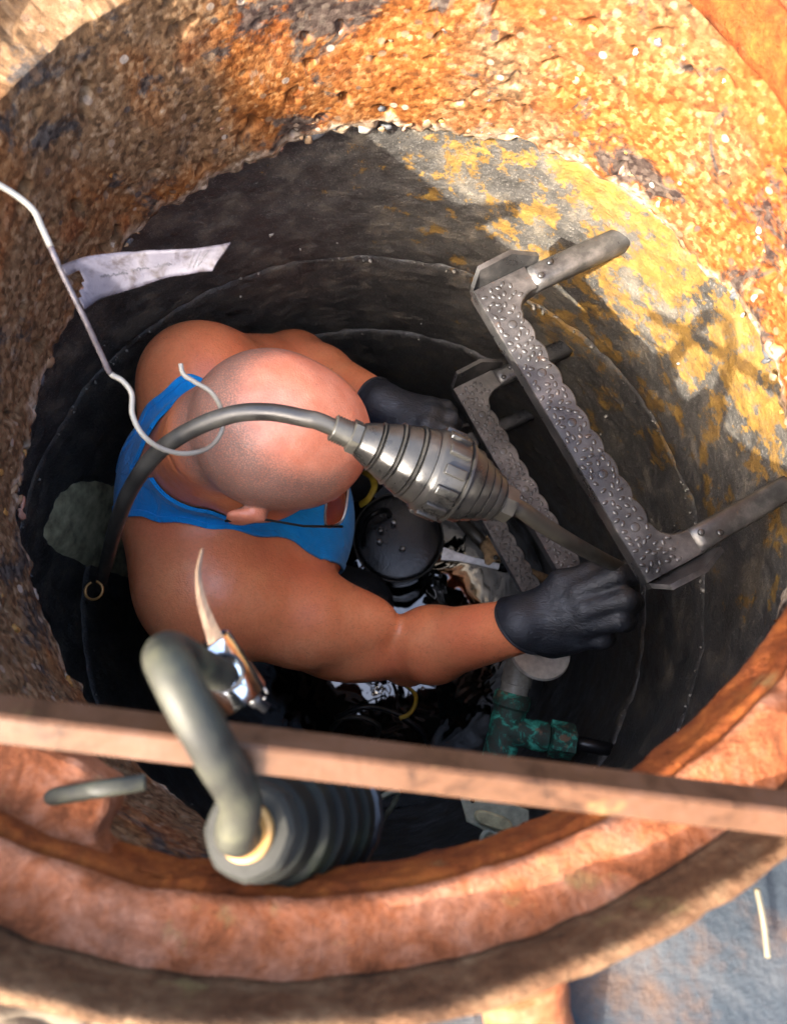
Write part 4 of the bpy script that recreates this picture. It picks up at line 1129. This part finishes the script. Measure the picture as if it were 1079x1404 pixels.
for k in range(4):
    s0 = 0.031 + k * 0.019
    hz([(s0, 0.0240), (s0 + 0.002, 0.0275 + 0.0022 * k), (s0 + 0.012, 0.0285 + 0.0022 * k), (s0 + 0.0135, 0.0265 + 0.0020 * k), (s0 + 0.019, 0.0260 + 0.0020 * k)], MT['algae'], 'sleeve_ring')
hz([(0.107, 0.033), (0.109, 0.0355), (0.118, 0.0358), (0.119, 0.033)], MT['blacksteel'], 'end_disc', 40, [1 + (0.012 if (k // 2) % 2 else 0) for k in range(72)], 72)
lp = [NA + an2 * 0.006, NA - an2 * 0.010 + A3(0, 0, 0.004), P(330, 1098, 0.302), P(300, 1040, 0.276), P(265, 975, 0.262), P(238, 922, 0.262), P(228, 899, 0.275), P(240, 896, 0.296), P(268, 910, 0.330), P(290, 920, 0.362), P(306, 926, 0.385)]
part('hose_loop', tube(spline(lp, 10), 0.0083, 22), MT['hose'], hang)
# chrome cross-bored cylinder on the end of the loop
cc = P(307, 922, 0.392); c1 = P(285, 890, 0.386); c2 = P(335, 962, 0.398); cdv = nrm(c2 - c1)
chm = thing('chrome_cylinder', 'short shiny chrome cylinder on the end of the grey hose loop', 'cylinder', cc)
part('cylinder_body', lathe([(0, 0.0120), (0.0004, 0.0136), (0.0012, 0.0142), (0.0348, 0.0142), (0.0356, 0.0136), (0.036, 0.0120)], cc - cdv * 0.018, cc + cdv * 0.018, 48), MT['chrome'], chm, True, 40)
part('rubber_collar', tube([cc + 0.0095 * (nrm(np.cross(cdv, UZ)) * math.cos(t) + cdv * math.sin(t)) + (CAM - cc) * 0.036 for t in np.linspace(0, 2 * math.pi, 30)], 0.0011, 8, False), MT['blacksteel'], chm)
part('end_pin', lathe([(0, 0.004), (0.006, 0.004), (0.007, 0.003), (0.012, 0.003)], c2 + A3(0.002, 0.003, -0.004), c2 + cdv + A3(0.3, 0.1, -0.2), 16), MT['blacksteel'], chm)
rq = P(352, 950, 0.40)
part('key_ring', tube([rq + 0.0055 * (A3(1, 0, 0) * math.cos(t) + A3(0, 0.7, 0.7) * math.sin(t)) for t in np.linspace(0, 5.6, 26)], 0.0006, 6), MT['steel'], chm)
# tan wooden strip through the cylinder
sp_ = spline([P(278, 752, 0.405), P(272, 785, 0.400), P(276, 820, 0.392), P(287, 855, 0.384), P(297, 880, 0.378), P(312, 912, 0.380), P(332, 940, 0.395), P(345, 962, 0.42)], 7)
wsn = len(sp_); wd = [0.0006 + 0.0040 * min(1, i / (wsn * 0.6)) for i in range(wsn)]
V, F = [], []
for i, p in enumerate(sp_):
    t = nrm(np.array(sp_[min(i + 1, wsn - 1)]) - np.array(sp_[max(i - 1, 0)])); sd_ = nrm(np.cross(t, UZ))
    for (u, zq) in ((-1, 0), (0, 0.0010), (1, 0), (0, -0.0006)): V.append(p + sd_ * wd[i] * u + UZ * zq)
for i in range(wsn - 1):
    for k in range(4): F.append([i * 4 + k, i * 4 + (k + 1) % 4, (i + 1) * 4 + (k + 1) % 4, (i + 1) * 4 + k])
F += [[0, 1, 2, 3][::-1], [(wsn - 1) * 4 + q for q in range(4)]]
MT['straw'] = m_simple('dry_straw', (0.085, 0.07, 0.04), 0.6)
wst = mesh_obj('wooden_strip', V, F, MT['wood'], None, True); sharpen(wst, 25)
tag(wst, 'thin tapered tan wooden strip sticking out of the chrome cylinder', 'strip')
# grey pin in the seat of the frame
pn = [P(66, 1094, 0.368), P(100, 1088, 0.362), P(150, 1080, 0.360), P(200, 1072, 0.366)]
pin = mesh_obj('grey_pin', *tube(spline(pn, 6), 0.0040, 14, True, (1, 0.6)), MT['hose']); tag(pin, 'short grey pin poking out of the rusty frame below the bar on the left', 'pin')

# ------------------------------------------------------------------ pipework and tools in the pit
tee = thing('pipe_tee', 'verdigris green brass pipe tee with grey pipe stub low on the right', 'pipe fitting', P(690, 1030, 1.2))
HT = 1.14
t0, t1 = P(678, 1062, HT + 0.01), P(704, 950, HT)
td = nrm(t1 - t0); tl = np.linalg.norm(t1 - t0)
part('tee_body', lathe([(0, 0.024), (0.006, 0.028), (0.016, 0.028), (0.02, 0.0245), (tl - 0.024, 0.0245), (tl - 0.02, 0.028), (tl - 0.004, 0.028), (tl, 0.025)], t0, t1, 40), MT['verdigris'], tee, True, 40)
b0, b1 = P(692, 1000, HT), P(786, 1018, HT + 0.005); bd = nrm(b1 - b0); bl_ = np.linalg.norm(b1 - b0)
part('branch', lathe([(0, 0.021), (0.040, 0.021), (0.043, 0.0225), (0.062, 0.0225), (0.064, 0.020)], b0, b1, 36), MT['verdigris'], tee, True, 40)
part('branch_nut', lathe([(0.066, 0.022), (0.068, 0.027), (bl_ - 0.002, 0.027), (bl_, 0.024)], b0, b1, 48, True, hexfac(48)), MT['verdigris'], tee, True, 30)
part('branch_pipe', tube([b1 - bd * 0.005, b1 + bd * 0.07], 0.011, 16), MT['blacksteel'], tee)
part('pipe_stub', lathe([(tl - 0.003, 0.021), (tl + 0.012, 0.021), (tl + 0.013, 0.0225), (tl + 0.070, 0.0225), (tl + 0.072, 0.019)], t0, t1, 36), MT['pvc'], tee, True, 40)
wc = P(738, 893, HT - 0.05)
part('white_washer', lathe([(0, 0.014), (0.0, 0.044), (0.005, 0.046), (0.009, 0.044), (0.009, 0.014)], wc, wc + td * A3(1, 1, 0) * 0.35 + A3(0.1, 0, 1.0), 40), MT['white'], tee, True, 40)
part('white_block', box(wc + A3(0.006, 0.004, 0.013), (1, 0.1, 0), (0, 1, 0), (0, 0, 1), 0.03, 0.018, 0.012), MT['white'], tee)
# bracket with a lug
brk = thing('mounting_bracket', 'pale olive bracket plate with oblong button and eyelet beside the frame lip', 'bracket', P(675, 1125, 1.0))
HB = 0.97
uxb = nrm(P(720, 1140, HB) - P(635, 1112, HB)); uyb = nrm(np.cross(UZ, uxb))
o_b = P(676, 1122, HB)
part('plate', extrude_poly([(-0.046, 0.012), (-0.030, -0.014), (0.0, -0.018), (0.036, -0.014), (0.046, 0.0), (0.040, 0.022), (-0.03, 0.026)], o_b, uxb, uyb, UZ, 0.008, 0.0015), MT['olive'], brk, True, 30)
ov = [(0.024 * math.copysign(abs(math.cos(t)) ** 0.6, math.cos(t)), -0.002 + 0.0085 * math.sin(t)) for t in np.linspace(0, 2 * math.pi, 28)[:-1]]
part('button', extrude_poly(ov, o_b + UZ * 0.009, uxb, uyb, UZ, 0.009, 0.002), MT['cement'], brk, True, 30)
tb = P(672, 1152, HB)
part('eyelet', revolve([(0.006, tb[2]), (0.013, tb[2] + 0.001), (0.014, tb[2] - 0.004), (0.006, tb[2] - 0.004)], tb, 30, closed=True), MT['olive'], brk)
part('eyelet_arm', box((o_b + tb) / 2 + A3(0, -0.002, -0.003), tb - o_b, np.cross(UZ, tb - o_b), UZ, 0.024, 0.022, 0.005), MT['olive'], brk)
for q in ((-0.03, 0.012), (0.038, 0.004)):
    part('screw', lathe([(0, 0.003), (0.0015, 0.0025)], o_b + uxb * q[0] + uyb * q[1], o_b + uxb * q[0] + uyb * q[1] + UZ, 12), MT['blacksteel'], brk)
# sump pump: black drum with bolted lid
pc_ = P(546, 735, 1.50)
pump = thing('sump_pump', 'wet black round pump lid with bolts and a thin rim beside the blue shirt', 'pump', pc_ - UZ * 0.2)
MT['wetblack'] = m_simple('wet_black_lid', (0.004, 0.004, 0.0045), 0.22, 0, 0.5, 45, 0.5, 0.4)
part('drum', lathe([(0, 0.075), (0.005, 0.083), (0.17, 0.083), (0.175, 0.092), (0.185, 0.094), (0.188, 0.088), (0.189, 0.082), (0.1905, 0.05), (0.1915, 0.01)], pc_ - UZ * 0.2, pc_, 56), MT['wetblack'], pump, True, 40)
rim_ = part('lid_rim', tube([pc_ + A3(0.093 * math.cos(t), 0.093 * math.sin(t), -0.012) for t in np.linspace(0, 2 * math.pi, 60)], 0.0022, 8, False), MT['rubber'], pump)
for (bx_, by_) in ((540, 716), (522, 727), (520, 742), (552, 752)):
    q = P(bx_, by_, 1.492); part('bolt', lathe([(0, 0.006), (0.006, 0.006), (0.008, 0.004)], q - UZ * 0.006, q, 12), MT['steel'], pump)
part('handle', tube(spline([P(498, 745, 1.50), P(500, 720, 1.46), P(512, 705, 1.44), P(528, 700, 1.46), P(534, 705, 1.50)], 6), 0.006, 12), MT['blacksteel'], pump)
yl = mesh_obj('yellow_strap', *tube(spline([P(494, 692, 1.36), P(505, 684, 1.34), P(513, 668, 1.34), P(510, 655, 1.36), P(500, 648, 1.40)], 6), 0.0065, 10, True, (1, 0.5)), MT['yellow']); tag(yl, 'short curved yellow plastic strap beside the blue shirt', 'strap')
# flat steel tool and rusty clamp
tlh = 1.36
tool = thing('flat_chisel', 'flared flat steel tool lying beside the rusty clamp', 'tool', P(640, 768, tlh))
ca_, cb_ = P(606, 758, tlh), P(694, 779, tlh); cdx = nrm(cb_ - ca_); cdy = nrm(np.cross(UZ, cdx))
part('blade', extrude_poly([(0, -0.014), (0.0, 0.012), (0.03, 0.008), (0.06, 0.0065), (0.118, 0.006), (0.118, -0.007), (0.06, -0.0075), (0.03, -0.009)], ca_, cdx, cdy, UZ, 0.005, 0.001), MT['steel'], tool, True, 30)
clm = thing('pipe_clamp', 'rusty clamp with bluish steel band at the end of a muddy pipe', 'clamp', P(685, 765, 1.36))
part('rust_lump', blob(P(674, 752, 1.36), 0.020, 5, 0.9, 3, (0.8, 1.2, 0.7)), MT['rustclump'], clm)
bc = P(691, 768, 1.335)
part('band', lathe([(0, 0.020), (0.0, 0.0225), (0.017, 0.0225), (0.017, 0.020)], bc - cdx * 0.008, bc + cdx * 0.008, 32), MT['chrome'], clm, True, 40)
part('bolt', lathe([(0, 0.005), (0.008, 0.005), (0.009, 0.003)], P(679, 765, 1.345), P(679, 765, 1.345) + UZ, 6), MT['blacksteel'], clm)
part('rusty_stem', tube([P(700, 774, 1.36), P(722, 784, 1.36), P(752, 796, 1.37)], [0.010, 0.009, 0.010], 12), MT['rustclump'], clm)
part('wing_nut', box(P(712, 768, 1.34), (1, 0.6, 0), (-0.6, 1, 0), UZ, 0.014, 0.022, 0.006), MT['steel'], clm)
mp = mesh_obj('muddy_pipe', *tube([P(612, 690, 1.44), P(640, 722, 1.40), P(668, 752, 1.375)], 0.012, 16), MT['rubber']); tag(mp, 'thin muddy pipe running from under the plug to the rusty clamp', 'pipe')
# loose thin cables in the dark below the arm
lc = [('yellow_cable', 'thin yellow green cable end curling in the dark below the right arm', MT['yellow'], 0.0035, [(548, 985, 1.30), (562, 978, 1.30), (570, 962, 1.30), (566, 948, 1.32), (540, 930, 1.4)]),
      ('black_cable', 'thin glossy black cable arcing below the elbow above the bar', MT['blacksteel'], 0.0045, [(460, 985, 1.32), (495, 970, 1.30), (535, 975, 1.31), (575, 1000, 1.32), (590, 1030, 1.36)]),
      ('olive_cable', 'thin olive cable loop showing under the bar beside the hanging plug', MT['olive'], 0.004, [(500, 1120, 1.1), (520, 1095, 1.08), (545, 1085, 1.08), (535, 1110, 1.12), (515, 1135, 1.2)]),
      ('looped_cable', 'dull black cable loop lying deep in the pit above the bar', MT['rubber'], 0.005, [(455, 1000, 1.45), (470, 985, 1.42), (500, 985, 1.42), (520, 1000, 1.44), (500, 1030, 1.5), (460, 1040, 1.6)])]
for nm, lb, mt, r_, pp in lc:
    o_ = mesh_obj(nm, *tube(spline([P(*q) for q in pp], 8), r_, 10), mt); tag(o_, lb, 'cable')

# ------------------------------------------------------------------ stones and straw on the ground outside the frame
def stone(px, py, r_, seed, label, flat=(1.2, 0.9, 0.5)):
    q = P(px, py, ZC - 0.036)
    o_ = mesh_obj('stone', *blob((q[0], q[1], 0.030 + r_ * 0.1), r_, seed, 0.9, 4, flat), MT['sand']); tag(o_, label, 'stone', 'stones beside the frame'); return o_
stone(10, 1388, 0.030, 1, 'pale yellow stone at the lower left corner outside the frame')
stone(95, 1450, 0.034, 2, 'pale stone just outside the rim, right of the lower left corner stone')
q1, q2, q3 = P(1037, 1218, ZC - 0.042), P(1046, 1262, ZC - 0.044), P(1052, 1312, ZC - 0.043)
stw = mesh_obj('straw', *tube(spline([q1, q2, q3], 6), 0.0014, 8), MT['straw']); tag(stw, 'single pale straw lying on the grey ground at the right', 'straw')
